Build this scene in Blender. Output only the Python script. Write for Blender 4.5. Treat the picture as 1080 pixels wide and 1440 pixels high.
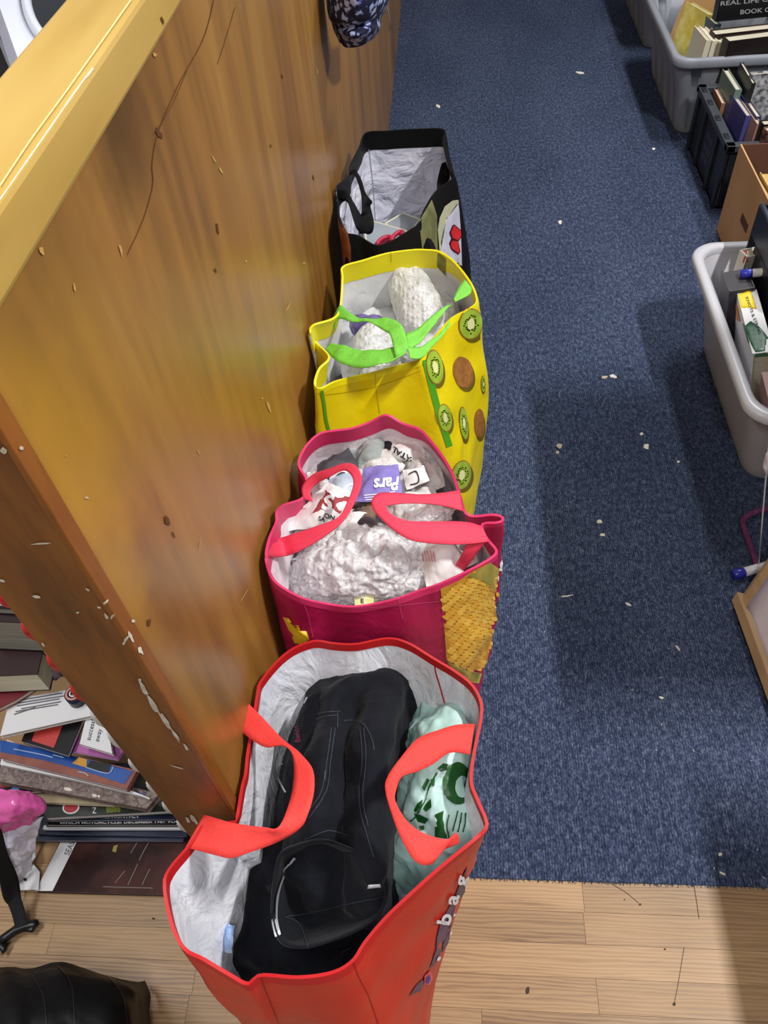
import bpy, bmesh, math, random
from mathutils import Vector, Matrix, noise
from mathutils.bvhtree import BVHTree
random.seed(7)
for o in list(bpy.data.objects): bpy.data.objects.remove(o)
S = bpy.context.scene
COL = S.collection
V = Vector

# ------------------------------------------------------------------ camera
FPX = 1114.518
CAM = V((0, 0, 1.5))
RM = Matrix(((0.99632, -0.00564, -0.08560), (0.05001, -0.76927, 0.63696), (-0.06944, -0.63890, -0.76614)))
# exact orthonormal axes from the two vanishing points of the place (aisle direction and the vertical)
_y = V((87.0, -1345.0, FPX)).normalized()
_d = V((100.0, 930.0, FPX)); _d = (_d - _d.dot(_y) * _y).normalized()
_z = -_d
_x = _y.cross(_z)
if _x.x < 0: _x = -_x
RM = Matrix((_x, _y, _z))
cd = bpy.data.cameras.new('camera'); cam = bpy.data.objects.new('camera', cd); COL.objects.link(cam)
cd.sensor_fit = 'VERTICAL'; cd.sensor_height = 24.0; cd.lens = FPX / 1440.0 * 24.0
cd.clip_start = 0.01
m4 = Matrix.Identity(4)
for r in range(3):
    m4[r][0] = RM[r][0]; m4[r][1] = -RM[r][1]; m4[r][2] = -RM[r][2]; m4[r][3] = CAM[r]
cam.matrix_world = m4
S.camera = cam

# ------------------------------------------------------------------ world, lights, exposure
S.view_settings.view_transform = 'Standard'
S.view_settings.look = 'None'
S.view_settings.gamma = 1.0
S.view_settings.use_curve_mapping = False
S.view_settings.exposure = 0.0
w = bpy.data.worlds.new('room_ambient'); S.world = w; w.use_nodes = True
w.node_tree.nodes['Background'].inputs[0].default_value = (0.90, 0.95, 1.0, 1)
w.node_tree.nodes['Background'].inputs[1].default_value = 0.22
def area(name, loc, sx, sy, power, col=(1, 0.97, 0.93), rot=(0, 0, 0)):
    l = bpy.data.lights.new(name, 'AREA'); l.shape = 'RECTANGLE'; l.size = sx; l.size_y = sy
    l.energy = power; l.color = col
    o = bpy.data.objects.new(name, l); COL.objects.link(o); o.location = loc; o.rotation_euler = rot
    return o
area('ceiling_or_fill_light', (1.34, 0.75, 2.65), 0.06, 0.4, 74, (1, 0.98, 0.96))
area('ceiling_or_fill_light', (1.05, 3.2, 2.65), 0.16, 1.0, 52, (1, 0.98, 0.96))
area('ceiling_or_fill_light', (0.1, -0.6, 2.65), 0.3, 0.6, 24, (1, 0.98, 0.96))  # added fill for the post front, book pile and floor, no known fixture
area('ceiling_or_fill_light', (-1.25, 0.45, 2.65), 0.3, 1.2, 34, (1, 0.98, 0.96))  # added fill brightening the pile, rail and left floor, no known fixture

# ------------------------------------------------------------------ geometry helpers
def ray(x, y): return RM @ V((x - 540.0, y - 720.0, FPX))
def G(x, y, z=0.0):
    d = ray(x, y); t = (z - CAM.z) / d.z; return CAM + d * t
def GY(x, y, Y):
    d = ray(x, y); t = (Y - CAM.y) / d.y; return CAM + d * t
def GL(x, y, z):
    """like G, but lifted where the point would lie inside the partition"""
    p = G(x, y, z)
    if p.y > .45 and p.x < -.238:
        p = GX(x, y, -.238)
    return p
def GX(x, y, X):
    d = ray(x, y); t = (X - CAM.x) / d.x; return CAM + d * t
def lin(h):
    h = h.lstrip('#'); c = [int(h[i:i+2], 16) / 255 for i in (0, 2, 4)]
    return tuple(((v / 12.92) if v <= 0.04045 else ((v + 0.055) / 1.055) ** 2.4) for v in c) + (1.0,)
GEO = {}
def tag(o, label=None, cat=None, group=None, kind=None):
    if label: o['label'] = label
    if cat: o['category'] = cat
    if group: o['group'] = group
    if kind: o['kind'] = kind
    return o
def thing(name, loc, label=None, cat=None, group=None, kind=None):
    o = bpy.data.objects.new(name, None); COL.objects.link(o); o.location = V(loc); o.empty_display_size = 0.02
    return tag(o, label, cat, group, kind)
def wloc(o):
    p = V(o.location)
    while o.parent: o = o.parent; p += o.location
    return p
def mk(name, vs, fs, mats, parent=None, smooth=True, mi=None, uv=None, **kw):
    """one mesh object from world-space vertices"""
    vs = [V(v) for v in vs]
    if parent is not None: L = wloc(parent)
    else:
        n = len(vs); L = V((sum(v.x for v in vs) / n, sum(v.y for v in vs) / n, min(v.z for v in vs)))
    me = bpy.data.meshes.new(name)
    me.from_pydata([v - L for v in vs], [], fs)
    if not isinstance(mats, (list, tuple)): mats = [mats]
    for m in mats: me.materials.append(m)
    if mi: me.polygons.foreach_set('material_index', mi)
    if smooth: me.polygons.foreach_set('use_smooth', [True] * len(me.polygons))
    if uv:
        ul = me.uv_layers.new(name='UVMap')
        for lp in me.loops: ul.data[lp.index].uv = uv[lp.vertex_index]
    me.update()
    o = bpy.data.objects.new(name, me); COL.objects.link(o)
    if parent is not None: o.parent = parent
    else: o.location = L
    GEO[o] = (vs, fs)
    tag(o, **kw)
    return o
class MB:
    def __init__(s): s.v = []; s.f = []
    def add(s, vs, fs):
        b = len(s.v); s.v += [V(v) for v in vs]; s.f += [tuple(i + b for i in f) for f in fs]
    def box(s, lo, hi, M=None, bev=0.0):
        x0, y0, z0 = lo; x1, y1, z1 = hi
        if bev > 0:
            bm = bmesh.new(); bmesh.ops.create_cube(bm, size=1.0)
            for v in bm.verts:
                v.co = V(((v.co.x + .5) * (x1 - x0) + x0, (v.co.y + .5) * (y1 - y0) + y0, (v.co.z + .5) * (z1 - z0) + z0))
            bmesh.ops.bevel(bm, geom=list(bm.edges), offset=bev, segments=2, affect='EDGES', profile=0.5)
            bm.verts.index_update()
            vs = [v.co.copy() for v in bm.verts]; fs = [tuple(v.index for v in f.verts) for f in bm.faces]; bm.free()
        else:
            vs = [V(p) for p in ((x0, y0, z0), (x1, y0, z0), (x1, y1, z0), (x0, y1, z0), (x0, y0, z1), (x1, y0, z1), (x1, y1, z1), (x0, y1, z1))]
            fs = [(3, 2, 1, 0), (4, 5, 6, 7), (0, 1, 5, 4), (1, 2, 6, 5), (2, 3, 7, 6), (3, 0, 4, 7)]
        if M is not None: vs = [M @ v for v in vs]
        s.add(vs, fs)
    def prism(s, top, dn):
        """closed prism: polygon 'top' pushed by vector dn"""
        n = len(top); top = [V(p) for p in top]; bot = [p + V(dn) for p in top]
        s.add(top + bot, [tuple(range(n)), tuple(range(2 * n - 1, n - 1, -1))] + [(i, i + n, (i + 1) % n + n, (i + 1) % n) for i in range(n)])
    def tube(s, pts, r, k=8, closed=False):
        pts = [V(p) for p in pts]; n = len(pts); rs = r if isinstance(r, (list, tuple)) else [r] * n
        vs = []; up = V((0.13, 0.21, 1)).normalized()
        for i, p in enumerate(pts):
            t = (pts[(i + 1) % n] - pts[i - 1]) if closed else (pts[min(i + 1, n - 1)] - pts[max(i - 1, 0)])
            t.normalize(); a = t.cross(up)
            if a.length < 1e-3: a = t.cross(V((1, 0, 0)))
            a.normalize(); b = t.cross(a)
            for j in range(k):
                q = 2 * math.pi * j / k; vs.append(p + (a * math.cos(q) + b * math.sin(q)) * rs[i])
        fs = []
        for i in range(n if closed else n - 1):
            for j in range(k):
                i2 = (i + 1) % n; fs.append((i * k + j, i * k + (j + 1) % k, i2 * k + (j + 1) % k, i2 * k + j))
        if not closed: fs += [tuple(range(k - 1, -1, -1)), tuple((n - 1) * k + j for j in range(k))]
        s.add(vs, fs)
    def build(s, name, mats, parent=None, smooth=False, **kw): return mk(name, s.v, s.f, mats, parent, smooth, **kw)
def cr(p0, p1, p2, p3, t):
    return [0.5 * (2 * b + (c - a) * t + (2 * a - 5 * b + 4 * c - d) * t * t + (3 * b - a - 3 * c + d) * t ** 3) for a, b, c, d in zip(p0, p1, p2, p3)]
def spline(pts, n, closed=False):
    """n samples along a Catmull-Rom curve, roughly even by chord length"""
    pts = [list(p) for p in pts]; m = len(pts)
    seg = m if closed else m - 1
    L = [0]
    for i in range(seg):
        a, b = pts[i], pts[(i + 1) % m]; L.append(L[-1] + math.sqrt(sum((u - v) ** 2 for u, v in zip(a[:3], b[:3]))) + 1e-9)
    out = []
    for k in range(n):
        s = L[-1] * k / (n if closed else n - 1); i = 0
        while i < seg - 1 and L[i + 1] < s: i += 1
        t = (s - L[i]) / (L[i + 1] - L[i])
        if closed: q = [pts[(i + j) % m] for j in (-1, 0, 1, 2)]
        else: q = [pts[max(i - 1, 0)], pts[i], pts[i + 1], pts[min(i + 2, m - 1)]]
        out.append(cr(*q, min(max(t, 0), 1)))
    return out
def grid_faces(nu, nv, cu=False):
    fs = []
    for i in range(nu if cu else nu - 1):
        for j in range(nv - 1):
            i2 = (i + 1) % nu; fs.append((i * nv + j, i2 * nv + j, i2 * nv + j + 1, i * nv + j + 1))
    return fs
def fbm(p, sc, octv=3, seed=0.0): return noise.fractal(V((p[0] * sc + seed, p[1] * sc + seed * 1.7, p[2] * sc - seed)), 0.9, 2.1, octv)
def ridge(p, sc, seed=0.0): return 1 - 2 * abs(noise.noise(V((p[0] * sc + seed, p[1] * sc - seed, p[2] * sc + seed * .5))))
def vnormals(vs, fs):
    ns = [V((0, 0, 0)) for _ in vs]
    for f in fs:
        a = (vs[f[1]] - vs[f[0]]).cross(vs[f[2]] - vs[f[0]])
        if len(f) > 3: a += (vs[f[2]] - vs[f[0]]).cross(vs[f[3]] - vs[f[0]])
        for i in f: ns[i] += a
    return [n.normalized() if n.length > 0 else V((0, 0, 1)) for n in ns]
def shell(name, vs, nu, nv, th, mats, parent=None, cu=False, **kw):
    """thick sheet from a grid of points"""
    fs = grid_faces(nu, nv, cu); ns = vnormals(vs, fs)
    n = len(vs); bot = [v - a * th for v, a in zip(vs, ns)]
    F = list(fs) + [tuple(i + n for i in reversed(f)) for f in fs]
    def edge(a, b): F.append((b, a, a + n, b + n))
    for i in range(nu if cu else nu - 1):
        i2 = (i + 1) % nu
        edge(i * nv, i2 * nv); edge(i2 * nv + nv - 1, i * nv + nv - 1)
    if not cu:
        for j in range(nv - 1): edge(j + 1, j); edge((nu - 1) * nv + j, (nu - 1) * nv + j + 1)
    uv = None
    if kw.pop('uv', False): uv = [(i // nv / (nu - 1), (i % nv) / (nv - 1)) for i in range(n)] * 2
    return mk(name, list(vs) + bot, F, mats, parent, True, uv=uv, **kw)
def csurf(ctrl, nu, nv, amp=0.0, sc=12, seed=0.0, rid=0.0, rsc=10):
    """smooth sheet through a control grid of (px, py, z): points standing in space"""
    rows = [spline([tuple(G(*c)) for c in r], nv) for r in ctrl]
    cols = [spline([rows[i][j] for i in range(len(rows))], nu) for j in range(nv)]
    vs = [V(cols[j][i]) for i in range(nu) for j in range(nv)]
    if amp or rid:
        ns = vnormals(vs, grid_faces(nu, nv))
        vs = [v + n * (amp * fbm(v, sc, 4, seed) + rid * ridge(v, rsc, seed)) for v, n in zip(vs, ns)]
    return vs
def strip(name, A, B, zs, mats, parent=None, n=60, m=4, th=0.0016, amp=0.0, zb=None, **kw):
    """woven ribbon between two edges given as (px, py) with heights"""
    k = len(A); zb = zb or zs
    a = spline([tuple(GL(A[i][0], A[i][1], zs[i])) for i in range(k)], n)
    b = spline([tuple(GL(B[i][0], B[i][1], zb[i])) for i in range(k)], n)
    vs = []
    for i in range(n):
        for j in range(m + 1):
            t = j / m; p = V(a[i]).lerp(V(b[i]), t)
            if amp: p += V((0, 0, amp * fbm(p, 30, 2)))
            vs.append(p)
    return shell(name, vs, n, m + 1, th, mats, parent, uv=True, **kw)
def bvh(*objs):
    vs = []; fs = []
    for o in objs:
        v, f = GEO[o]; b = len(vs); vs += list(v); fs += [tuple(i + b for i in q) for q in f]
    return BVHTree.FromPolygons(vs, fs)
def hit(tree, x, y, off=0.0012):
    d = ray(x, y).normalized(); h = tree.ray_cast(CAM, d)
    if h[0] is None: return None
    n = h[1]
    if n.dot(d) > 0: n = -n
    return h[0] + n * off
def pol(tree, pts2, n_in=7, off=0.0012):
    """polygon print laid on a surface: filled star-wise from its centre, dense enough to hug folds"""
    cx = sum(p[0] for p in pts2) / len(pts2); cy = sum(p[1] for p in pts2) / len(pts2)
    m = len(pts2); vs = []; ok = True
    c = hit(tree, cx, cy, off)
    if c is None: return None
    last = c; ring0 = [c]; grid = []
    for i, p in enumerate(pts2):
        prev = c
        for r in range(1, n_in + 1):
            t = r / n_in; h = hit(tree, cx + (p[0] - cx) * t, cy + (p[1] - cy) * t, off)
            if h is None or (h - prev).length > 0.06: h = prev
            grid.append(h); prev = h
    vs = [c] + grid; fs = []
    for i in range(m):
        i2 = (i + 1) % m
        fs.append((0, 1 + i2 * n_in, 1 + i * n_in))
        for r in range(n_in - 1):
            fs.append((1 + i * n_in + r, 1 + i2 * n_in + r, 1 + i2 * n_in + r + 1, 1 + i * n_in + r + 1))
    return vs, fs
def decal(name, tree, polys, mat, parent, off=0.0012, n_in=7, **kw):
    if len(polys) > 1 and len(polys) < 12:
        return [decal(name, tree, [p], mat, parent, off, n_in, **kw) for p in polys]
    if len(polys) >= 12: kw['kind'] = 'stuff'
    b = MB()
    for p in polys:
        r = pol(tree, p, n_in, off)
        if r: b.add(*r)
    if b.v: return b.build(name, mat, parent, True, **kw)
def ell(cx, cy, rx, ry, a=0, n=24, w=0.0, sd=0):
    a = math.radians(a); out = []
    for i in range(n):
        q = 2 * math.pi * i / n; k = 1 + w * noise.noise(V((math.cos(q) * 1.5 + sd, math.sin(q) * 1.5, sd)))
        x = rx * k * math.cos(q); y = ry * k * math.sin(q)
        out.append((cx + x * math.cos(a) - y * math.sin(a), cy + x * math.sin(a) + y * math.cos(a)))
    return out
def line(name, tree, pts, wpx, mat, parent, off=0.0014, n=40, **kw):
    """thin printed or stitched line along pixels, laid on a surface"""
    s = spline([(p[0], p[1], 0) for p in pts], n); vs = []; fs = []
    for i in range(n):
        a = s[max(i - 1, 0)]; b = s[min(i + 1, n - 1)]; dx, dy = b[0] - a[0], b[1] - a[1]; L = math.hypot(dx, dy) or 1
        for sg in (-.5, .5):
            h = hit(tree, s[i][0] - dy / L * wpx * sg, s[i][1] + dx / L * wpx * sg, off)
            vs.append(h)
    for i in range(n - 1):
        q = (2 * i, 2 * i + 1, 2 * i + 3, 2 * i + 2)
        if all(vs[k] is not None for k in q) and (vs[2 * i] - vs[2 * i + 2]).length < .05: fs.append(q)
    vs = [v if v is not None else V((0, 0, 0)) for v in vs]
    used = sorted({i for f in fs for i in f}); mp = {u: i for i, u in enumerate(used)}
    if not fs: return None
    return mk(name, [vs[u] for u in used], [tuple(mp[i] for i in f) for f in fs], mat, parent, True, **kw)
TXT = {}
def text2d(s, bold=0.0):
    if (s, bold) in TXT: return TXT[(s, bold)]
    c = bpy.data.curves.new('lettering', 'FONT'); c.body = s; c.size = 1.0; c.resolution_u = 3; c.offset = bold
    o = bpy.data.objects.new('lettering', c); COL.objects.link(o)
    me = bpy.data.meshes.new_from_object(o)
    bm = bmesh.new(); bm.from_mesh(me)
    bmesh.ops.triangulate(bm, faces=bm.faces[:])
    bm.verts.index_update()
    r = ([(v.co.x, v.co.y) for v in bm.verts], [tuple(v.index for v in f.verts) for f in bm.faces]); bm.free()
    bpy.data.objects.remove(o); bpy.data.curves.remove(c); bpy.data.meshes.remove(me)
    TXT[(s, bold)] = r; return r
def write(name, tree, s, o, u, v, mat, parent, off=0.0016, bold=0.0, **kw):
    """lettering on a surface: o = pixel of the baseline start, u / v = pixel vectors of one em along / up"""
    P, F = text2d(s, bold); vs = [hit(tree, o[0] + x * u[0] + y * v[0], o[1] + x * u[1] + y * v[1], off) for x, y in P]
    fs = [f for f in F if all(vs[i] is not None for i in f) and max((vs[f[0]] - vs[f[k]]).length for k in (1, 2)) < .1]
    used = sorted({i for f in fs for i in f}); mp = {q: i for i, q in enumerate(used)}
    if fs: return mk(name, [vs[q] for q in used], [tuple(mp[i] for i in f) for f in fs], mat, parent, False, **kw)

# ------------------------------------------------------------------ materials
MATS = {}
def pm(name, c1, rough=.5, c2=None, sc=20, st=(1, 1, 1), det=4, lo=.35, hi=.65, bump=0, bsc=None, bst=None, spec=.5, dist=0.0, c3=None, metal=0, trans=0, alpha=1, kind='noise', sheen=0, coat=0, uv=False, rvar=0, ior=1.45, sss=0, bdist=.004):
    if name in MATS: return MATS[name]
    m = bpy.data.materials.new(name); m.use_nodes = True; nt = m.node_tree; N = nt.nodes; Lk = nt.links
    b = N['Principled BSDF']
    b.inputs['Base Color'].default_value = lin(c1); b.inputs['Roughness'].default_value = rough
    b.inputs['Specular IOR Level'].default_value = spec; b.inputs['Metallic'].default_value = metal
    b.inputs['Transmission Weight'].default_value = trans; b.inputs['Alpha'].default_value = alpha; b.inputs['IOR'].default_value = ior
    if sheen: b.inputs['Sheen Weight'].default_value = sheen
    if coat: b.inputs['Coat Weight'].default_value = coat; b.inputs['Coat Roughness'].default_value = .25
    tc = N.new('ShaderNodeTexCoord'); src = tc.outputs['UV' if uv else 'Object']
    def tex(scale, stretch, kd, d=dist):
        mp = N.new('ShaderNodeMapping'); mp.inputs['Scale'].default_value = stretch; Lk.new(src, mp.inputs[0])
        if kd == 'voronoi':
            t = N.new('ShaderNodeTexVoronoi'); t.inputs['Scale'].default_value = scale; Lk.new(mp.outputs[0], t.inputs['Vector']); return t.outputs['Distance']
        if kd == 'wave':
            t = N.new('ShaderNodeTexWave'); t.inputs['Scale'].default_value = scale; t.inputs['Distortion'].default_value = d; t.inputs['Detail'].default_value = det; Lk.new(mp.outputs[0], t.inputs['Vector']); return t.outputs['Fac']
        t = N.new('ShaderNodeTexNoise'); t.inputs['Scale'].default_value = scale; t.inputs['Detail'].default_value = det; t.inputs['Distortion'].default_value = d
        Lk.new(mp.outputs[0], t.inputs['Vector']); return t.outputs['Fac']
    if c2:
        f = tex(sc, st, kind); rp = N.new('ShaderNodeValToRGB'); Lk.new(f, rp.inputs[0])
        e = rp.color_ramp.elements; e[0].position = lo; e[0].color = lin(c1); e[1].position = hi; e[1].color = lin(c2)
        if c3: k = e.new((lo + hi) / 2); k.color = lin(c3)
        Lk.new(rp.outputs[0], b.inputs['Base Color'])
    if bump:
        f = tex(bsc or sc, bst or st, 'noise', 0.6); bp = N.new('ShaderNodeBump'); bp.inputs['Strength'].default_value = bump; bp.inputs['Distance'].default_value = bdist
        Lk.new(f, bp.inputs['Height']); Lk.new(bp.outputs[0], b.inputs['Normal'])
    MATS[name] = m; return m
# ================================================================== setting
def wood(name, dark, mid, light, axis='z', sc=1.0, rough=.38, stain=None, coat=.15, grain=1.0, rnd=False, spec=.5):
    m = bpy.data.materials.new(name); m.use_nodes = True; nt = m.node_tree; N = nt.nodes; Lk = nt.links; b = N['Principled BSDF']
    tc = N.new('ShaderNodeTexCoord'); mp = N.new('ShaderNodeMapping')
    s = {'z': (1, 1, .18), 'x': (.09, 1, 1), 'y': (1, .1, 1)}[axis]
    mp.inputs['Scale'].default_value = [k * sc for k in s]
    if rnd:
        oi = N.new('ShaderNodeObjectInfo'); ad = N.new('ShaderNodeVectorMath'); ad.operation = 'ADD'
        mu = N.new('ShaderNodeMath'); mu.operation = 'MULTIPLY'; mu.inputs[1].default_value = 37; Lk.new(oi.outputs['Random'], mu.inputs[0])
        Lk.new(tc.outputs['Object'], ad.inputs[0]); Lk.new(mu.outputs[0], ad.inputs[1]); Lk.new(ad.outputs[0], mp.inputs[0])
    else: Lk.new(tc.outputs['Object'], mp.inputs[0])
    n1 = N.new('ShaderNodeTexNoise'); n1.inputs['Scale'].default_value = 5; n1.inputs['Detail'].default_value = 6; n1.inputs['Distortion'].default_value = 1.2; Lk.new(mp.outputs[0], n1.inputs['Vector'])
    n2 = N.new('ShaderNodeTexNoise'); n2.inputs['Scale'].default_value = 60; n2.inputs['Detail'].default_value = 5; n2.inputs['Distortion'].default_value = .5; Lk.new(mp.outputs[0], n2.inputs['Vector'])
    wv = N.new('ShaderNodeTexWave'); wv.wave_type = 'BANDS'; wv.bands_direction = 'X' if axis == 'z' else 'Y'
    if axis == 'z': wv.bands_direction = 'Y'
    wv.inputs['Scale'].default_value = 7 * grain; wv.inputs['Distortion'].default_value = 9; wv.inputs['Detail'].default_value = 3; wv.inputs['Detail Scale'].default_value = 1.2; Lk.new(mp.outputs[0], wv.inputs['Vector'])
    a = N.new('ShaderNodeMath'); a.operation = 'MULTIPLY_ADD'; a.inputs[1].default_value = .35; Lk.new(n2.outputs['Fac'], a.inputs[0]); Lk.new(n1.outputs['Fac'], a.inputs[2])
    a2 = N.new('ShaderNodeMath'); a2.operation = 'MULTIPLY_ADD'; a2.inputs[1].default_value = .08 if axis == 'z' else .26; Lk.new(wv.outputs['Fac'], a2.inputs[0]); Lk.new(a.outputs[0], a2.inputs[2])
    rp = N.new('ShaderNodeValToRGB'); Lk.new(a2.outputs[0], rp.inputs[0]); e = rp.color_ramp.elements
    e[0].position = .52; e[0].color = lin(dark); e[1].position = 1.0; e[1].color = lin(light); k = e.new(.72); k.color = lin(mid)
    out = rp.outputs[0]
    if stain:
        for (cen, rad, col, amt) in stain:
            mp2 = N.new('ShaderNodeMapping'); mp2.inputs['Location'].default_value = [-c for c in cen]; Lk.new(tc.outputs['Object'], mp2.inputs[0])
            nz = N.new('ShaderNodeTexNoise'); nz.inputs['Scale'].default_value = 12; nz.inputs['Detail'].default_value = 5; Lk.new(tc.outputs['Object'], nz.inputs['Vector'])
            ln = N.new('ShaderNodeVectorMath'); ln.operation = 'DIVIDE'; ln.inputs[1].default_value = rad; Lk.new(mp2.outputs[0], ln.inputs[0])
            l2 = N.new('ShaderNodeVectorMath'); l2.operation = 'LENGTH'; Lk.new(ln.outputs[0], l2.inputs[0])
            sb = N.new('ShaderNodeMath'); sb.operation = 'MULTIPLY_ADD'; sb.inputs[1].default_value = 1.8; Lk.new(nz.outputs['Fac'], sb.inputs[0]); Lk.new(l2.outputs['Value'], sb.inputs[2])
            mr = N.new('ShaderNodeMapRange'); mr.inputs['From Min'].default_value = 1.0; mr.inputs['From Max'].default_value = 2.0; mr.inputs['To Min'].default_value = amt; mr.inputs['To Max'].default_value = 0; Lk.new(sb.outputs[0], mr.inputs['Value'])
            mx = N.new('ShaderNodeMix'); mx.data_type = 'RGBA'; Lk.new(mr.outputs['Result'], mx.inputs['Factor']); Lk.new(out, mx.inputs['A']); mx.inputs['B'].default_value = lin(col); out = mx.outputs['Result']
    if rnd:
        hs = N.new('ShaderNodeHueSaturation'); mr = N.new('ShaderNodeMapRange'); mr.inputs['To Min'].default_value = .86; mr.inputs['To Max'].default_value = 1.1
        Lk.new(oi.outputs['Random'], mr.inputs['Value']); Lk.new(mr.outputs['Result'], hs.inputs['Value']); Lk.new(out, hs.inputs['Color']); out = hs.outputs['Color']
    Lk.new(out, b.inputs['Base Color'])
    rr = N.new('ShaderNodeMapRange'); rr.inputs['To Min'].default_value = rough - .1; rr.inputs['To Max'].default_value = rough + .15; Lk.new(n1.outputs['Fac'], rr.inputs['Value']); Lk.new(rr.outputs['Result'], b.inputs['Roughness'])
    bp = N.new('ShaderNodeBump'); bp.inputs['Strength'].default_value = .12; bp.inputs['Distance'].default_value = .002; Lk.new(a2.outputs[0], bp.inputs['Height']); Lk.new(bp.outputs[0], b.inputs['Normal'])
    b.inputs['Coat Weight'].default_value = coat; b.inputs['Coat Roughness'].default_value = .3; b.inputs['Specular IOR Level'].default_value = spec
    return m
XP = -0.248; YE = 0.300; HP = 1.275
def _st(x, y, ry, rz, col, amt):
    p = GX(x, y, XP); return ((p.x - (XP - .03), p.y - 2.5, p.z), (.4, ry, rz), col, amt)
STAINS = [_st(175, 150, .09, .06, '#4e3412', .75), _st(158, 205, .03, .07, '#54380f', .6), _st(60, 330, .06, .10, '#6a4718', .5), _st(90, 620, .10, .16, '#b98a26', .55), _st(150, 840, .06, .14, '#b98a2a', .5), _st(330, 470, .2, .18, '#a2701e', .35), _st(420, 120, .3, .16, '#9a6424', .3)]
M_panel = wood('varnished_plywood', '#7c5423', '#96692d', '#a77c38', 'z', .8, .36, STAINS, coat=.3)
M_cap = wood('yellow_varnished_pine', '#a8863e', '#b49248', '#bf9f56', 'y', 1.0, .4, coat=.2)
M_post = wood('shaded_dark_wood', '#53300f', '#744418', '#8c5820', 'z', 2.2, .45, coat=.08)  # darker wood, with the shade on the post's unlit front put into its colour
M_trim = wood('orange_stained_trim', '#6c3c10', '#885018', '#9a6020', 'z', 2.0, .4, coat=.15)
M_oak = wood('oak_laminate', '#84664a', '#a0805c', '#b0906a', 'x', 1.6, .42, coat=.0, grain=4.5, rnd=True, spec=.3)
M_groove = pm('plank_joint', '#9c7c58', .8)
# carpet: fine cords running along the aisle with pale flecks
def carpet_mat():
    m = bpy.data.materials.new('blue_cord_carpet'); m.use_nodes = True; nt = m.node_tree; N = nt.nodes; Lk = nt.links; b = N['Principled BSDF']
    tc = N.new('ShaderNodeTexCoord')
    def nz(sc, st, det=2):
        mp = N.new('ShaderNodeMapping'); mp.inputs['Scale'].default_value = st; Lk.new(tc.outputs['Object'], mp.inputs[0])
        t = N.new('ShaderNodeTexNoise'); t.inputs['Scale'].default_value = sc; t.inputs['Detail'].default_value = det; Lk.new(mp.outputs[0], t.inputs['Vector']); return t.outputs['Fac']
    big = nz(2.2, (1, .6, 1), 3); fine = nz(420, (1, .45, 1), 2); mid = nz(120, (1, .5, 1), 3)
    wv = N.new('ShaderNodeTexWave'); wv.bands_direction = 'X'; wv.inputs['Scale'].default_value = 62; wv.inputs['Distortion'].default_value = .6; wv.inputs['Detail'].default_value = 1; Lk.new(tc.outputs['Object'], wv.inputs['Vector'])
    def madd(x, k, y):
        a = N.new('ShaderNodeMath'); a.operation = 'MULTIPLY_ADD'; a.inputs[1].default_value = k; Lk.new(x, a.inputs[0])
        if isinstance(y, float): a.inputs[2].default_value = y
        else: Lk.new(y, a.inputs[2])
        return a.outputs[0]
    v = madd(fine, .9, madd(mid, .6, madd(wv.outputs['Fac'], .10, madd(big, .25, -.52))))
    rp = N.new('ShaderNodeValToRGB'); Lk.new(v, rp.inputs[0]); e = rp.color_ramp.elements
    e[0].position = .18; e[0].color = lin('#212839'); e[1].position = .78; e[1].color = lin('#70798f'); k = e.new(.42); k.color = lin('#38435c')
    Lk.new(rp.outputs[0], b.inputs['Base Color']); b.inputs['Roughness'].default_value = .95; b.inputs['Specular IOR Level'].default_value = .1
    bp = N.new('ShaderNodeBump'); bp.inputs['Strength'].default_value = .5; bp.inputs['Distance'].default_value = .003; Lk.new(v, bp.inputs['Height']); Lk.new(bp.outputs[0], b.inputs['Normal'])
    return m
M_carpet = carpet_mat()
# laminate floor: a sub-floor with separate oak strips laid on it
b = MB(); b.box((-1.8, -0.9, -0.03), (1.6, 0.42, -0.006)); floor = b.build('floor', M_groove, None, kind='structure', label='oak laminate floor in front of the blue carpet')
FL = wloc(floor)
pw = 0.0495; rows = 16; y1 = 0.404
for r in range(rows):
    x = -1.75 - random.random() * .4
    while x < 1.55:
        ln = .42 + random.random() * .3; x2 = min(x + ln, 1.6)
        if x2 > -1.78 and x2 - max(x, -1.78) > .05:
            b = MB(); b.box((max(x, -1.78) + .0002, y1 - pw * (r + 1) + .00015, -.006), (x2 - .0002, y1 - pw * r - .00015, 0.0), bev=.0002)
            b.build('plank', M_oak, floor)
        x = x2
b = MB(); b.box((-1.8, 0.4045, -.03), (XP - .0605, 6.5, -.001)); b.build('underfloor', M_groove, floor)
# carpet
b = MB(); b.box((XP - .06, 0.404, -0.03), (2.4, 9.0, 0.0025)); carpet = b.build('floor_carpet', M_carpet, None, kind='structure', label='dark blue cord carpet along the aisle')
# frayed edge of the carpet where it meets the laminate
b = MB()
for i in range(900):
    x = random.uniform(-.3, 1.2); l = random.uniform(.001, .005)
    b.tube([(x, .4045, .001), (x + random.uniform(-.003, .003), .404 - l, .0012)], .0004, 3)
b.build('frayed_edge', pm('carpet_yarn', '#2b3b58', .95), carpet, kind='stuff')

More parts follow.
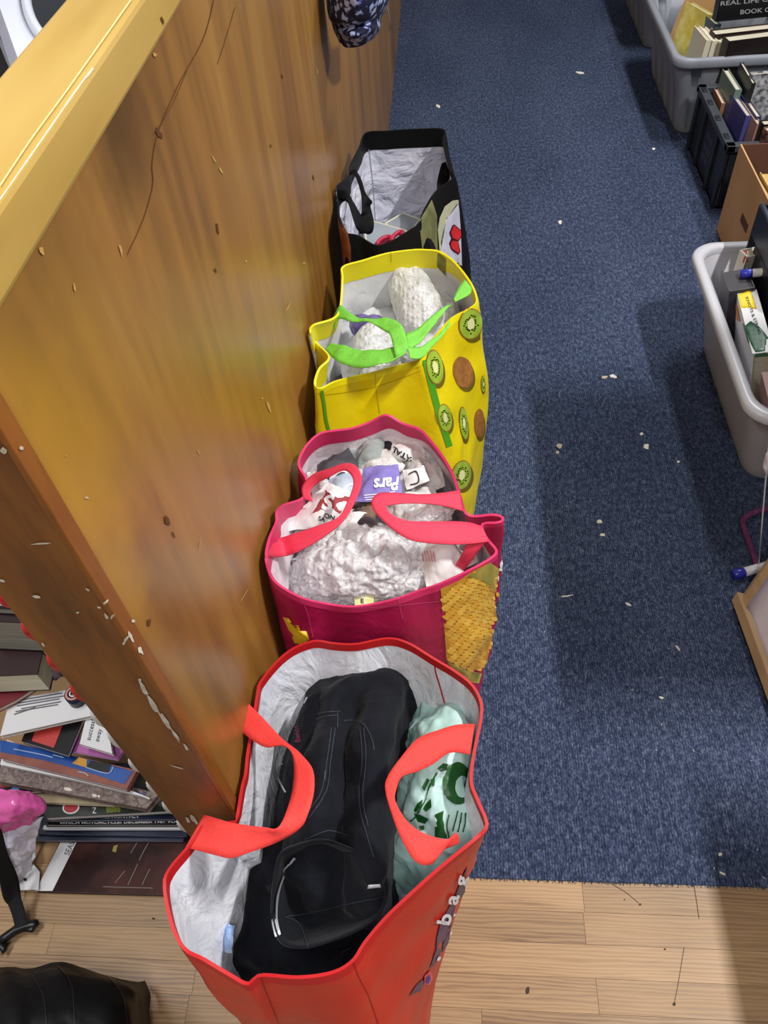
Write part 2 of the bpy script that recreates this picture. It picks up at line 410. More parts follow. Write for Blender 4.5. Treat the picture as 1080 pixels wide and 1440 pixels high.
# ------------------------------------------------------------------ the wooden partition with its end post
part = thing('wooden_partition', (XP - .03, 2.5, 0), 'tall orange varnished wooden partition with yellow top rail beside the bags', 'partition')
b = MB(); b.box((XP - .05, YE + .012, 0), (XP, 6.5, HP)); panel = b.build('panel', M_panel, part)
b = MB(); b.box((XP - .035, YE - .2 + .2, HP), (-.222, 6.5, 1.31), bev=.004); cap = b.build('top_rail', M_cap, part, label='yellow varnished top rail with pale front edge')
b = MB(); b.box((XP - .073, YE, 0), (XP - .001, YE + .045, HP), bev=.0015); post = b.build('end_post', M_post, part, label='dark wood end post, darkened for shade, with chipped white paint')
b = MB(); b.box((XP - .004, YE + .0005, 0), (XP + .003, YE + .0165, HP), bev=.0012); trim = b.build('corner_trim', M_trim, part)
b = MB(); b.box((XP - .05, YE + .02, 0), (XP - .045, 6.5, HP)); b.build('back_panel', M_post, part)
# chips of old white paint, scuffs, knots and pin holes
M_chip = pm('old_white_paint', '#d8d2c4', .7, '#b9aa92', 60)
M_scuff = pm('pale_scuff', '#bd9450', .6)
M_knot = pm('dark_knot', '#5a3512', .6)
T_post = bvh(post, trim, panel, cap)
def flake(x, y, l, wd, ang, mat, nm, sd):
    return decal(nm, T_post, [ell(x, y, l / 2, wd / 2, ang, 14, .7, sd)], mat, part, .0009, 3)
for i, q in enumerate([(203, 968, 26, 5, 60), (216, 990, 30, 6, 58), (232, 1012, 34, 6, 56), (247, 1033, 26, 4, 56), (262, 1050, 14, 3, 58), (197, 955, 6, 3, 60), (150, 866, 9, 3, 60), (158, 866, 8, 3, -60), (176, 900, 14, 4, -60), (183, 896, 16, 4, 65), (196, 914, 12, 5, 60), (124, 828, 6, 3, 30), (148, 846, 8, 3, -50), (6, 632, 12, 8, 40), (28, 630, 7, 6, 20), (60, 763, 26, 2.5, -3), (52, 838, 11, 4, 10), (272, 1150, 14, 6, 50), (264, 1152, 9, 4, 60), (110, 860, 4, 3, 0), (3, 815, 9, 3, 20), (250, 1078, 20, 1.5, 15), (120, 700, 5, 3, 10), (61, 905, 7, 4, 60), (140, 853, 5, 3, 20), (186, 873, 6, 4, 20)]):
    flake(*q, M_chip, 'paint_chip', i)
for i, q in enumerate([(57, 352, 13, 6, 70), (168, 351, 18, 3, 75), (103, 404, 10, 3, 80), (217, 77, 6, 4, 30), (345, 367, 3, 3, 0), (427, 370, 4, 3, 0), (404, 432, 13, 2.5, -60), (300, 224, 12, 2, 60), (310, 240, 10, 2, 60), (377, 572, 16, 3, 70), (445, 100, 12, 2, 80), (342, 838, 20, 1.5, -60), (278, 636, 8, 2, 60), (92, 641, 3, 2, 0), (368, 560, 4, 2, 0), (455, 30, 14, 2.5, 80), (280, 765, 14, 1.5, -80)]):
    flake(*q, M_scuff, 'scuff', i + 40)
for i, q in enumerate([(227, 28, 10, 3, 70), (305, 321, 16, 4, 80), (222, 187, 16, 7, 60), (234, 732, 13, 6, 70), (208, 876, 11, 6, 100), (396, 108, 6, 2, 80), (302, 380, 8, 2.5, 70), (380, 205, 4, 2, 60), (243, 752, 10, 2, 65), (440, 250, 8, 1.5, 75), (30, 40, 0.1, 0.1, 0)]):
    flake(*q, M_knot, 'knot', i + 80)
for pts, wd in ([(300, 0), (285, 55), (250, 120), (222, 185), (213, 230), (214, 260), (200, 310), (178, 358)], 1.3), ([(330, 10), (315, 60), (305, 90)], .8), ([(215, 190), (240, 150), (262, 100)], .9):
    line('grain_crack', T_post, pts, wd, M_knot, part, .0006)
# pale line along the rail's front top edge
line('rail_edge_line', T_post, [(0, 264), (44, 198), (100, 121), (184, 2)], 2.2, pm('pale_varnish', '#e6cf8c', .5), part, .0007)
line('chipped_edge', T_post, [(0, 282), (60, 196), (100, 138), (130, 97)], 2.0, M_chip, part, .0007)

# ------------------------------------------------------------------ unseen tables added right of the aisle to cast the carpet shadows
M_table = pm('beige_table_top', '#b9a88c', .5, '#a8977c', 8)
M_steel = pm('grey_steel', '#6d7074', .35, metal=.8)
def table(x0, x1, y0, y1, z, label):
    t = thing('table', ((x0 + x1) / 2, (y0 + y1) / 2, 0), label, 'table')
    b = MB(); b.box((x0, y0, z - .03), (x1, y1, z), bev=.004); b.build('table_top', M_table, t)
    for x in (x0 + .62, x1 - .05):
        for y in (y0 + .05, y1 - .05):
            b = MB(); b.tube([(x, y, 0), (x, y, z - .03)], .014, 10); b.build('leg', M_steel, t, True)
table(.56, 1.45, .74, 1.42, .82, 'unseen table added right of the aisle to cast the shadow before the clear tub')
table(.72, 1.45, -.7, .60, .82, 'unseen table added nearest the camera to cast the shadow touching the laminate floor')
# ================================================================== shopping bags
def base_pt(s, r, rad):
    """point of a rounded rectangle (x0,x1,y0,y1) at corner parameter s"""
    x0, x1, y0, y1 = r; s = s % 4
    c = [(x0, y0), (x1, y0), (x1, y1), (x0, y1)]; i = int(s); t = s - i
    a, b = c[i], c[(i + 1) % 4]; p = V((a[0] + (b[0] - a[0]) * t, a[1] + (b[1] - a[1]) * t, 0))
    cx, cy = (x0 + x1) / 2, (y0 + y1) / 2
    k = abs(t - .5) * 2
    sh = 1 - rad * max(0, (k - .75) / .25) ** 2
    return V((cx + (p.x - cx) * sh, cy + (p.y - cy) * sh, 0.004))
class Bag:
    def __init__(s, rim, base, N=200, R=40, bulge=.02, wr=.006, seed=0, left=True, bz=None):
        pts = []
        for (x, y, z, q) in rim:
            p = GL(x, y, z); pts.append((p.x, p.y, p.z, q))
        n = len(pts)
        # closed spline on xyz; q unwrapped
        q0 = pts[0][3]
        ext = [pts[-1][:3] + (pts[-1][3] - 4,)] + pts + [pts[0][:3] + (pts[0][3] + 4,), pts[1][:3] + (pts[1][3] + 4,)]
        L = [0]
        for i in range(n): L.append(L[-1] + (V(ext[i + 2][:3]) - V(ext[i + 1][:3])).length)
        s.N, s.R = N, R; s.cols = []
        for k in range(N):
            d = L[-1] * k / N; i = 0
            while i < n - 1 and L[i + 1] < d: i += 1
            t = (d - L[i]) / (L[i + 1] - L[i] + 1e-9)
            c = cr(ext[i], ext[i + 1], ext[i + 2], ext[i + 3], t); q = ext[i + 1][3] + (ext[i + 2][3] - ext[i + 1][3]) * t
            s.cols.append((V(c[:3]), q))
        s.q = [c[1] % 4 for c in s.cols]
        cen = sum((c[0] for c in s.cols), V((0, 0, 0))) / N; s.cen = cen
        def clampx(p):
            if p.y > .285: p.x = max(p.x, XP + .008)
            return p
        TS = [0, .008, .016, .03, .05, .07]; TS += [.07 + .93 * (k + 1) / (R - len(TS)) for k in range(R - len(TS))]
        s.v = []
        for (p, q) in s.cols:
            b = base_pt(q, base, .10); out = (V((b.x - (base[0] + base[1]) / 2, b.y - (base[2] + base[3]) / 2, 0))).normalized()
            for j in range(R):
                t = TS[j]; e = t ** .85
                r = p.lerp(b, t); f = max(0, 1 - t * 2.2)
                # keep the rim's own waviness near the top, settle to the base outline lower down
                xy = p.lerp(b, e); r = V((xy.x, xy.y, p.z + (b.z - p.z) * t))
                env = math.sin(math.pi * min(1, t)) ** .8
                r += out * bulge * env
                wv = wr * min(1, t * 7) * (1 - t ** 6) * (fbm(r, 7, 3, seed) * 1.0 + .7 * ridge(r, 9, seed + 3) - .3)
                r += out * wv
                s.v.append(clampx(r))
        s.f = [tuple(reversed(f)) for f in grid_faces(N, R, True)]
        ns = vnormals(s.v, s.f); s.ns = [V(n) for n in ns]
        # outward orientation
        k = sum(1 for i in range(0, len(s.v), 7) if s.ns[i].dot(s.v[i] - V((cen.x, cen.y, s.v[i].z))) > 0)
        if k < len(s.v) / 14: s.ns = [-n for n in s.ns]; s.f = [tuple(reversed(f)) for f in s.f]
    def layer(s, off, j0=0, j1=None, flip=False, only=None, up=0.0):
        j1 = s.R if j1 is None else j1; n = j1 - j0
        vs = [s.v[i * s.R + j] + s.ns[i * s.R + j] * off + (V((0, 0, up)) if j == 0 else V((0, 0, 0))) for i in range(s.N) for j in range(j0, j1)]
        fs = []
        for i in range(s.N):
            if only and not only(s.q[i]): continue
            i2 = (i + 1) % s.N
            for j in range(n - 1):
                f = (i * n + j, i * n + j + 1, i2 * n + j + 1, i2 * n + j); fs.append(tuple(reversed(f)) if flip else f)
        return vs, fs
    def build(s, name, label, cat, mats, sideof, m_line, m_hem, hem_in, hem_out, base, m_base, lin_label=None):
        c = s.cen; t = thing(name, (c.x, c.y, 0), label, cat, 'shopping bags lined up along the partition'); s.t = t
        # outer shell with a bottom
        vs, fs = list(s.v), [f for f in s.f]; mi = [sideof(s.q[i]) for i in range(s.N) for j in range(s.R - 1)]
        bi = [i * s.R + s.R - 1 for i in range(s.N)]; vs.append(V(((base[0] + base[1]) / 2, (base[2] + base[3]) / 2, .004))); k = len(vs) - 1
        for i in range(s.N): fs.append((bi[i], k, bi[(i + 1) % s.N])); mi.append(0)
        s.shell = mk('outer_shell', vs, fs, mats, t, True, mi=mi)
        a, f = s.layer(-.0022, flip=True)
        n = len(a); k = n; bi = [i * s.R + s.R - 1 for i in range(s.N)]
        a = [p if i % s.R != s.R - 1 else p + V((0, 0, .003)) for i, p in enumerate(a)]
        a.append(V(((base[0] + base[1]) / 2, (base[2] + base[3]) / 2, .010)))
        f += [(bi[(i + 1) % s.N], k, bi[i]) for i in range(s.N)]
        s.lining = mk('lining', a, f, m_line, t, True, label=lin_label)
        # hem: folded over the rim
        b = MB()
        o1, f1 = s.layer(.0007, 0, hem_out, up=.0006); i1, f2 = s.layer(-.0030, 0, hem_in, True, up=.0006)
        b.add(o1, f1); base_i = len(b.v); b.add(i1, f2)
        k0 = len(b.v); b.v += [o1[i * hem_out].copy() for i in range(s.N)] + [i1[i * hem_in].copy() for i in range(s.N)]
        for i in range(s.N):
            i2 = (i + 1) % s.N; b.f.append((k0 + i, k0 + i2, k0 + s.N + i2, k0 + s.N + i))
        s.hem = b.build('hem', m_hem, t, True)
        s.T = bvh(s.shell, s.hem); s.TI = bvh(s.lining)
        return t
def lining_mat(name, c, c2, tr=.0, bump=.35, sc=38, st=(1, 1, .5), bd=.012):
    return pm(name, c, .45, c2, 14, (1, 1, 1), bump=bump, bsc=sc, bst=st, spec=.35, bdist=bd)
M_lin_w = lining_mat('white_woven_lining', '#eeeef4', '#e2e4ee', bump=1.0, sc=30, st=(1, 1, .45))
M_lin_k = lining_mat('crumpled_white_lining', '#dedeea', '#d2d3e2', bump=1.0, sc=13, st=(1, 1, 1.3), bd=.03)
M_lin_y = lining_mat('grey_white_lining', '#eaeaea', '#e0e1e4', bump=.3)
M_lin_p = lining_mat('pinkish_white_lining', '#f0e4ea', '#e8dae2', bump=.5)
# ---------------------------------------------------------------- red bag
M_red = pm('red_woven_plastic', '#c62a1e', .42, '#b8221a', 9, bump=.35, bsc=11, spec=.5, bdist=.012)
M_redtrim = pm('dark_red_piping', '#b5161a', .5)
M_redstrap = pm('red_webbing', '#e8403a', .7, '#dd3934', 400, (1, 1, 1), bump=.2, bsc=700)
Z = .62
rim = [(258,1335,Z-.01,0),(285,1350,Z-.01,.12),(322,1372,Z-.015,.28),(348,1385,Z-.015,.4),(366,1373,Z-.01,.48),(420,1376,Z,.7),(468,1369,Z,.88),(497,1352,Z,1.0),(515,1325,Z,1.08),(545,1290,Z+.005,1.2),(582,1255,Z+.01,1.33),(625,1217,Z+.01,1.46),(668,1182,Z+.01,1.58),(685,1165,Z,1.63),(684,1150,Z,1.66),(672,1122,Z,1.7),(664,1098,Z,1.73),(668,1060,Z,1.78),(678,1010,Z,1.84),(677,985,Z,1.87),(664,962,Z,1.9),(640,943,Z,1.94),(610,925,Z,2.0),(575,904,Z,2.2),(545,897,Z,2.38),(500,905,Z,2.6),(470,904,Z-.002,2.75),(440,901,Z,2.88),(402,918,Z,3.0),(366,958,Z,3.14),(345,1000,Z,3.24),(330,1040,Z,3.34),(320,1062,Z,3.38),(325,1088,Z-.005,3.44),(313,1105,Z,3.48),(297,1138,Z,3.55),(270,1182,Z,3.66),(237,1222,Z,3.77),(230,1248,Z,3.83),(240,1300,Z-.005,3.94)]
BR = (-.215, -.045, .07, .37)
bag1 = Bag(rim, BR, bulge=.012, wr=.006, seed=2)
red = bag1.build('shopping_bag', 'open red shopping bag with black clothes inside, nearest the camera', 'shopping bag', [M_red], lambda q: 0, M_lin_w, M_redtrim, 3, 3, BR, M_red, 'silvery white woven lining')
strip('handle', [(345,985),(371,1011),(400,1042),(423,1061),(440,1082),(442,1113),(433,1146),(421,1165),(385,1186),(348,1200),(324,1207),(300,1202),(262,1192)],
      [(330,1020),(352,1039),(374,1051),(397,1049),(411,1061),(414,1089),(409,1124),(392,1162),(372,1163),(345,1160),(326,1157),(305,1151),(288,1146)],
      [.615,.625,.635,.645,.65,.655,.655,.65,.645,.64,.635,.63,.615], M_redstrap, red, 90, 4, zb=[.615,.625,.63,.64,.645,.645,.65,.66,.655,.645,.64,.63,.615])
strip('handle', [(668,1018),(642,1019),(615,1027),(588,1038),(566,1062),(545,1092),(542,1113),(553,1151),(566,1183),(583,1210),(599,1217),(611,1212),(600,1205)],
      [(661,1061),(634,1058),(609,1074),(588,1084),(566,1092),(558,1108),(556,1127),(572,1154),(593,1170),(615,1178),(631,1180),(643,1172),(646,1186)],
      [.628,.634,.64,.645,.65,.655,.655,.652,.648,.643,.638,.634,.628], M_redstrap, red, 90, 4)
# printed lettering, purple ribbon and pansy on its side
M_pw = pm('print_white', '#f0eef2', .5); M_pp = pm('print_purple', '#4a3350', .5, '#5f4a68', 40); M_pr = pm('print_dusty_red', '#a84a4c', .5); M_pv = pm('print_violet', '#4b2a86', .5)
P8 = lambda x, y: (560 + x * .2361, 1100 + y * .2361)
decal('printed_ribbon', bag1.T, [[P8(*p) for p in q] for q in (
    [(480,490),(410,495),(380,560),(340,660),(300,740),(250,820),(225,930),(222,985),(260,985),(300,900),(290,850),(320,770),(360,680),(420,560),(480,530)],
    [(225,985),(262,985),(235,1040),(205,1090),(185,1105),(205,1040)], [(300,890),(322,895),(295,985),(260,1010),(262,960)],
    [(60,1275),(105,1205),(135,1175),(150,1180),(130,1240),(90,1255)])], M_pp, red, .0012, 5)
decal('printed_panel', bag1.T, [[P8(*p) for p in ((440,560),(470,545),(455,620),(400,740),(370,800),(325,880),(295,895),(300,840),(330,760),(390,640))]], M_pr, red, .0018, 6)
decal('printed_pansy', bag1.T, [[P8(*p) for p in q] for q in ([(150,1150),(185,1120),(200,1160),(180,1205),(150,1200)],)], pm('print_pink', '#e2606a', .5), red, .0016, 4)
decal('printed_pansy', bag1.T, [[P8(*p) for p in q] for q in ([(158,1155),(178,1140),(185,1165),(172,1195),(155,1190)],)], M_pv, red, .0024, 4)
write('printed_lettering', bag1.T, 'b', P8(290,850), (10,-33), (-25,-5), M_pw, red, .0028, .03)
write('printed_lettering', bag1.T, 'a', P8(335,725), (10,-32), (-25,-5), M_pw, red, .0028, .03)
write('printed_lettering', bag1.T, 'g', P8(385,610), (10,-30), (-23,-5), M_pw, red, .0028, .03)
write('printed_lettering', bag1.T, 'i', P8(368,805), (8,-24), (-19,-4), M_pw, red, .0028, .03)
write('printed_lettering', bag1.T, 'c', P8(405,745), (8,-26), (-20,-4), M_pw, red, .0028, .03)
write('printed_lettering', bag1.T, 'e', P8(460,600), (8,-24), (-19,-4), M_pw, red, .0028, .03)
decal('printed_lettering', bag1.T, [ell(*P8(310,892), 4, 2.2, -50), ell(*P8(232,1045), 2.2, 3.5, 30), ell(*P8(484,458), 3, 7, 10)], M_pw, red, .0026, 3)
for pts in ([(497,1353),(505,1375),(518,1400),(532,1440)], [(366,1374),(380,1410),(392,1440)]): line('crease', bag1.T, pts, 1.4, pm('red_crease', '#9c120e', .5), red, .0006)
# stitched fold at its back corner
line('seam', bag1.TI, [(612,930),(614,945),(620,965),(627,990)], 2.0, M_redtrim, red, .002)
# ---------------------------------------------------------------- pink bag
M_pink = pm('magenta_woven_plastic', '#b81c52', .42, '#a8184a', 9, bump=.4, bsc=13, bdist=.012)
M_pinkhem = pm('pink_hem', '#cf2f63', .5); M_pinkstrap = pm('coral_pink_webbing', '#e83f5b', .7, '#de3852', 400, bump=.2, bsc=700)
Z = .63
rim = [(390,822,Z+.035,0),(423,841,Z+.012,.15),(460,850,Z-.015,.32),(493,854,Z-.015,.48),(527,850,Z-.015,.62),(560,842,Z-.01,.76),(593,830,Z-.01,.9),(618,822,Z-.005,1.0),(660,803,Z,1.2),(688,788,Z,1.33),(699,778,Z,1.38),(697,770,Z,1.4),(688,760,Z,1.44),(678,744,Z-.005,1.48),(681,737,Z-.005,1.5),(700,736,Z,1.54),(708,732,Z,1.56),(706,726,Z,1.58),(692,723,Z,1.62),(665,725,Z-.005,1.66),(653,717,Z,1.7),(647,697,Z,1.75),(640,673,Z,1.8),(627,647,Z,1.87),(607,620,Z,1.95),(590,603,Z,2.0),(567,595,Z,2.2),(543,583,Z+.01,2.4),(520,593,Z,2.6),(493,602,Z,2.8),(453,608,Z,3.0),(433,623,Z,3.1),(421,643,Z,3.2),(420,657,Z,3.27),(430,674,Z-.005,3.35),(428,693,Z-.005,3.42),(422,702,Z,3.46),(398,710,Z,3.52),(388,720,Z,3.57),(388,733,Z,3.62),(378,757,Z,3.72),(373,783,Z,3.85),(378,805,Z+.05,3.93)]
BP = (-.215, .02, .60, .88)
bag2 = Bag(rim, BP, bulge=.026, wr=.007, seed=11)
pink = bag2.build('shopping_bag', 'magenta pink shopping bag with printed corn, stuffed with newspaper and bubble wrap', 'shopping bag', [M_pink], lambda q: 0, M_lin_p, M_pinkhem, 5, 3, BP, M_pink)
strip('handle', [(427,702),(425,685),(440,668),(462,660),(487,652),(503,658),(509,677),(501,703),(484,732),(458,754),(420,776),(397,783),(372,784)],
      [(440,706),(437,690),(448,679),(462,672),(483,662),(494,669),(497,683),(488,707),(475,728),(443,741),(410,752),(392,758),(377,763)],
      [.625,.63,.64,.655,.67,.68,.685,.685,.68,.67,.655,.645,.63], M_pinkstrap, pink, 90, 4)
strip('handle', [(647,689),(620,693),(593,695),(562,693),(534,693),(523,703),(526,718),(547,740),(573,757),(600,763),(637,765),(665,764),(688,761)],
      [(651,718),(625,711),(605,708),(577,707),(552,709),(544,712),(551,723),(573,732),(600,733),(620,733),(643,733),(662,735),(678,740)],
      [.63,.64,.65,.66,.67,.675,.675,.67,.665,.66,.65,.64,.635], M_pinkstrap, pink, 90, 4)
strip('handle', [(683,762),(672,775),(660,792),(647,810)], [(655,766),(650,778),(643,790),(636,802)], [.632,.62,.60,.57], M_pinkstrap, pink, 24, 4, label='strap end stitched to the inside wall')
# corn printed on its aisle side
Pk = lambda x, y: (360 + x / 3, 570 + y / 3)
Tp = bag2.T
corn_outline = [Pk(*p) for p in ((778,772),(860,735),(900,705),(985,660),(1020,700),(1022,810),(1015,900),(1000,1000),(975,1080),(960,1130),(900,1120),(840,1090),(803,1075),(795,960))]
decal('printed_corn', Tp, [corn_outline], pm('corn_shadow_print', '#d29a34', .45, '#c48c2c', 60), pink, .001, 10)
M_k1 = pm('corn_kernel_print', '#e8b43a', .4, '#f0c558', 120); M_k2 = pm('corn_kernel_print_deep', '#dfa432', .4, '#e8b448', 120)
def inside(p, poly):
    c = False; n = len(poly)
    for i in range(n):
        a, b2 = poly[i], poly[i - 1]
        if (a[1] > p[1]) != (b2[1] > p[1]) and p[0] < (b2[0] - a[0]) * (p[1] - a[1]) / (b2[1] - a[1]) + a[0]: c = not c
    return c
k1 = []; k2 = []
for r in range(30):
    for c in range(16):
        u = -30 + c * 9.0 + (r % 2) * 4.5; vv = r * 6.0 - 40
        # rows sag to the right like the kernels round the cob
        x = 625 + u * .96 + vv * .12; y = 800 + vv + u * .36 - (u - 30) ** 2 * .003
        if inside((x, y), corn_outline) and inside((x + 3, y + 2), corn_outline) and inside((x - 3, y - 2), corn_outline):
            (k1 if random.random() < .6 else k2).append(ell(x, y, 5.2, 3.1, 24 + random.uniform(-6, 6), 10, .25, r * 3.1 + c))
decal('printed_kernels', Tp, k1, M_k1, pink, .0017, 2); decal('printed_kernels', Tp, k2, M_k2, pink, .0019, 2)
M_husk = pm('husk_print', '#b7a552', .45, '#8f8a3a', 50, (1, 1, .2))
decal('printed_husk', Tp, [[Pk(*p) for p in q] for q in ([(890,715),(985,660),(1020,690),(1022,800),(990,770),(950,735)], [(803,1075),(840,1090),(900,1120),(960,1130),(945,1180),(900,1165),(830,1120)])], M_husk, pink, .0024, 6)
decal('printed_sunflower', Tp, [[Pk(*p) for p in ((115,890),(140,895),(160,925),(180,925),(190,950),(215,950),(225,985),(195,1005),(165,1000))]], pm('petal_print', '#e8b71c', .45, '#f0c838', 60), pink, .0014, 5)
decal('printed_lettering', Tp, [ell(*Pk(1033,668), 2.5, 5, 10), ell(*Pk(1030,690), 2.5, 2.5, 0), ell(*Pk(1032,760), 2.2, 5, 0), ell(*Pk(1020,730), 1.2, 4, 0)], M_pw, pink, .0016, 2)
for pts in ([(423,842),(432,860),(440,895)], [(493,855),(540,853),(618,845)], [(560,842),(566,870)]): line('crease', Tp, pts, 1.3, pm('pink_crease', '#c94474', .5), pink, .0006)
# ---------------------------------------------------------------- yellow bag
M_yel = pm('yellow_woven_plastic', '#e6d204', .40, '#dcc600', 9, bump=.4, bsc=11, bdist=.012)
M_yelhem = pm('yellow_hem', '#e8dc06', .45); M_lime = pm('lime_webbing', '#7fd04a', .6, '#6fc13c', 300, bump=.15, bsc=500)
M_green = pm('green_piping', '#4a9a1c', .5)
Z = .63
Py = lambda x, y: (420 + x / 3.857, 340 + y / 3.857)
rim = [(451,547,Z+.03,0),(472,537,Z+.008,.14),(500,529,Z-.01,.34),(524,524,Z-.01,.5),(552,516,Z-.01,.7),(580,509,Z-.005,.9),(590,504,Z,1.0),(602,485,Z,1.14),(620,464,Z,1.28),(636,447,Z,1.38),(655,437,Z,1.48),(669,428,Z,1.55),(671,418,Z,1.6),(664,400,Z,1.7),(650,380,Z,1.84),(635,364,Z,1.94),(617,353,Z,2.0),(600,351,Z,2.15),(581,351,Z,2.3),(544,356,Z,2.55),(510,366,Z,2.8),(482,375,Z,3.0),(481,392,Z,3.1),(478,431,Z,3.28),(469,447,Z+.015,3.36),(440,457,Z,3.45),(436,468,Z,3.52),(444,482,Z,3.58),(462,502,Z+.03,3.7),(448,519,Z+.04,3.8),(442,540,Z+.045,3.93)]
BY = (-.215, .035, 1.04, 1.36)
bag3 = Bag(rim, BY, bulge=.036, wr=.007, seed=23)
yel = bag3.build('shopping_bag', 'yellow shopping bag printed with kiwi fruit and tied lime green handles', 'shopping bag', [M_yel], lambda q: 0, M_lin_y, M_yelhem, 6, 3, BY, M_yel)
strip('handle', [(469,448),(480,430),(497,444),(520,449),(545,448),(562,456),(571,472),(574,490)], [(472,463),(476,449),(492,452),(518,453),(536,462),(548,472),(553,488),(556,502)], [.62,.635,.645,.655,.662,.668,.672,.672], M_lime, yel, 60, 5, amp=.004)
strip('handle', [(466,483),(478,486),(500,492),(530,494),(556,488),(573,486)], [(458,490),(470,505),(490,513),(520,517),(550,508),(570,498)], [.622,.64,.65,.66,.668,.672], M_lime, yel, 50, 5, amp=.004)
strip('handle', [(636,428),(618,436),(600,450),(585,462),(571,468)], [(634,430),(620,445),(604,466),(588,484),(574,490)], [.64,.655,.662,.668,.672], M_lime, yel, 44, 5, amp=.004)
strip('handle', [(572,487),(585,490),(600,484),(618,470),(632,452)], [(576,505),(592,504),(604,492),(620,476),(633,457)], [.672,.665,.655,.645,.63], M_lime, yel, 44, 5, amp=.004)
strip('handle', [(654,393),(645,404),(638,420)], [(663,404),(661,413),(640,424)], [.632,.64,.65], M_lime, yel, 20, 4)
T3 = bag3.T
line('piping', T3, [Py(685,640),Py(715,760),Py(745,880),Py(780,1000),Py(815,1110)], 9, M_green, yel, .0016)
line('piping', T3, [Py(122,805),Py(135,880),Py(145,960),Py(165,1040)], 4, M_green, yel, .0016)
M_kskin = pm('kiwi_skin_print', '#8a5a26', .5, '#a66e36', 90); M_kflesh = pm('kiwi_flesh_print', '#8fae2c', .45, '#a5c23e', 60); M_kcore = pm('kiwi_core_print', '#dfe0a0', .5); M_kseed = pm('kiwi_seed_print', '#1c1a0c', .5); M_kshadow = pm('printed_drop_shadow', '#6d5f08', .5)
def kiwi(cx, cy, rx, ry, a, whole=False, cut=None):
    decal('printed_shadow', T3, [ell(cx + rx * .25, cy + ry * .22, rx * .98, ry * .98, a)], M_kshadow, yel, .0010, 4)
    if whole: decal('printed_kiwi', T3, [ell(cx, cy, rx, ry, a, 24, .08, cx)], M_kskin, yel, .0015, 5); return
    decal('printed_kiwi', T3, [ell(cx, cy, rx, ry, a)], M_kskin, yel, .0014, 5)
    decal('printed_flesh', T3, [ell(cx, cy, rx * .92, ry * .93, a)], M_kflesh, yel, .0020, 5)
    ar = math.radians(a); sd = []
    for i in range(22):
        q = i * 2 * math.pi / 22; r = random.uniform(.36, .6); x = math.cos(q) * rx * r; y = math.sin(q) * ry * r
        sd.append(ell(cx + x * math.cos(ar) - y * math.sin(ar), cy + x * math.sin(ar) + y * math.cos(ar), max(rx * .085, .5), max(ry * .05, .5), a + math.degrees(q), 6))
    decal('printed_core', T3, [ell(cx, cy, rx * .3, ry * .34, a, 16, .2, cx)], M_kcore, yel, .0025, 3)
    decal('printed_seeds', T3, sd, M_kseed, yel, .0025, 1)
kiwi(*Py(930,445), 17, 22, 8); kiwi(*Py(735,680), 12, 25, -8); kiwi(*Py(888,708), 14, 23, -10, True)
kiwi(*Py(790,955), 10, 20, -8); kiwi(*Py(892,985), 6, 24, -6); kiwi(*Py(978,985), 7, 21, 0, True); kiwi(*Py(880,1265), 14, 21, 10)
kiwi(*Py(998,770), 3, 12, 0); kiwi(*Py(1010, 1230), 5, 14, 0, True)
T3i = bvh(bag3.lining, bag3.hem, bag3.shell)
decal('printed_corner', T3i, [[Py(*p) for p in ((755,60),(800,95),(800,185),(750,130))]], pm('print_olive', '#5c5a14', .5, '#8c8c22', 60), yel, .0014, 4)
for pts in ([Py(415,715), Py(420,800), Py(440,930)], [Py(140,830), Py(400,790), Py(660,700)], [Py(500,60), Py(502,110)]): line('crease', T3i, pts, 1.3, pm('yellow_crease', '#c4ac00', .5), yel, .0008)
# ---------------------------------------------------------------- black bag
M_blk = pm('black_woven_plastic', '#070708', .4, '#0c0c0e', 12, bump=.35, bsc=12, bdist=.012, spec=.3)
M_blkhem = pm('black_hem', '#08080a', .55, spec=.25); M_blkstrap = pm('black_webbing', '#09090c', .75, spec=.2)
Z = .63
Pb = lambda x, y: (460 + x / 5.4, 170 + y / 5.4)
rim = [(488,327,Z+.02,0),(503,331,Z,.18),(528,345,Z-.02,.42),(549,340,Z-.02,.6),(571,327,Z-.01,.8),(590,314,Z,1.0),(594,302,Z,1.1),(606,279,Z,1.28),(617,266,Z,1.4),(637,251,Z,1.56),(639,246,Z,1.6),(631,230,Z,1.72),(628,220,Z,1.78),(624,200,Z,1.9),(624,182,Z,2.0),(590,181,Z,2.3),(543,184,Z,2.7),(514,187,Z,3.0),(504,209,Z,3.16),(492,233,Z,3.32),(490,248,Z,3.42),(473,263,Z,3.55),(474,285,Z,3.72),(477,307,Z+.035,3.86)]
BK = (-.20, .05, 1.46, 1.86)
bag4 = Bag(rim, BK, bulge=.02, wr=.006, seed=31)
blk = bag4.build('shopping_bag', 'black shopping bag with white lining, farthest along the partition', 'shopping bag', [M_blk], lambda q: 0, M_lin_k, M_blkhem, 6, 5, BK, M_blk, 'crumpled white lining')
strip('handle', [Pb(170,390),Pb(215,370),Pb(260,450),Pb(300,560),Pb(340,610),Pb(325,650),Pb(355,760),Pb(345,840),Pb(290,860)], [Pb(165,430),Pb(195,400),Pb(225,450),Pb(258,560),Pb(262,690),Pb(250,720),Pb(255,790),Pb(260,840),Pb(240,855)], [.625,.635,.64,.635,.62,.61,.60,.585,.57], M_blkstrap, blk, 60, 4, amp=.004)
strip('handle', [Pb(90,540),Pb(150,530),Pb(200,620),Pb(255,720),Pb(330,830)], [Pb(95,610),Pb(150,610),Pb(180,690),Pb(215,800),Pb(250,858)], [.63,.645,.64,.625,.60], M_blkstrap, blk, 50, 4, amp=.003)
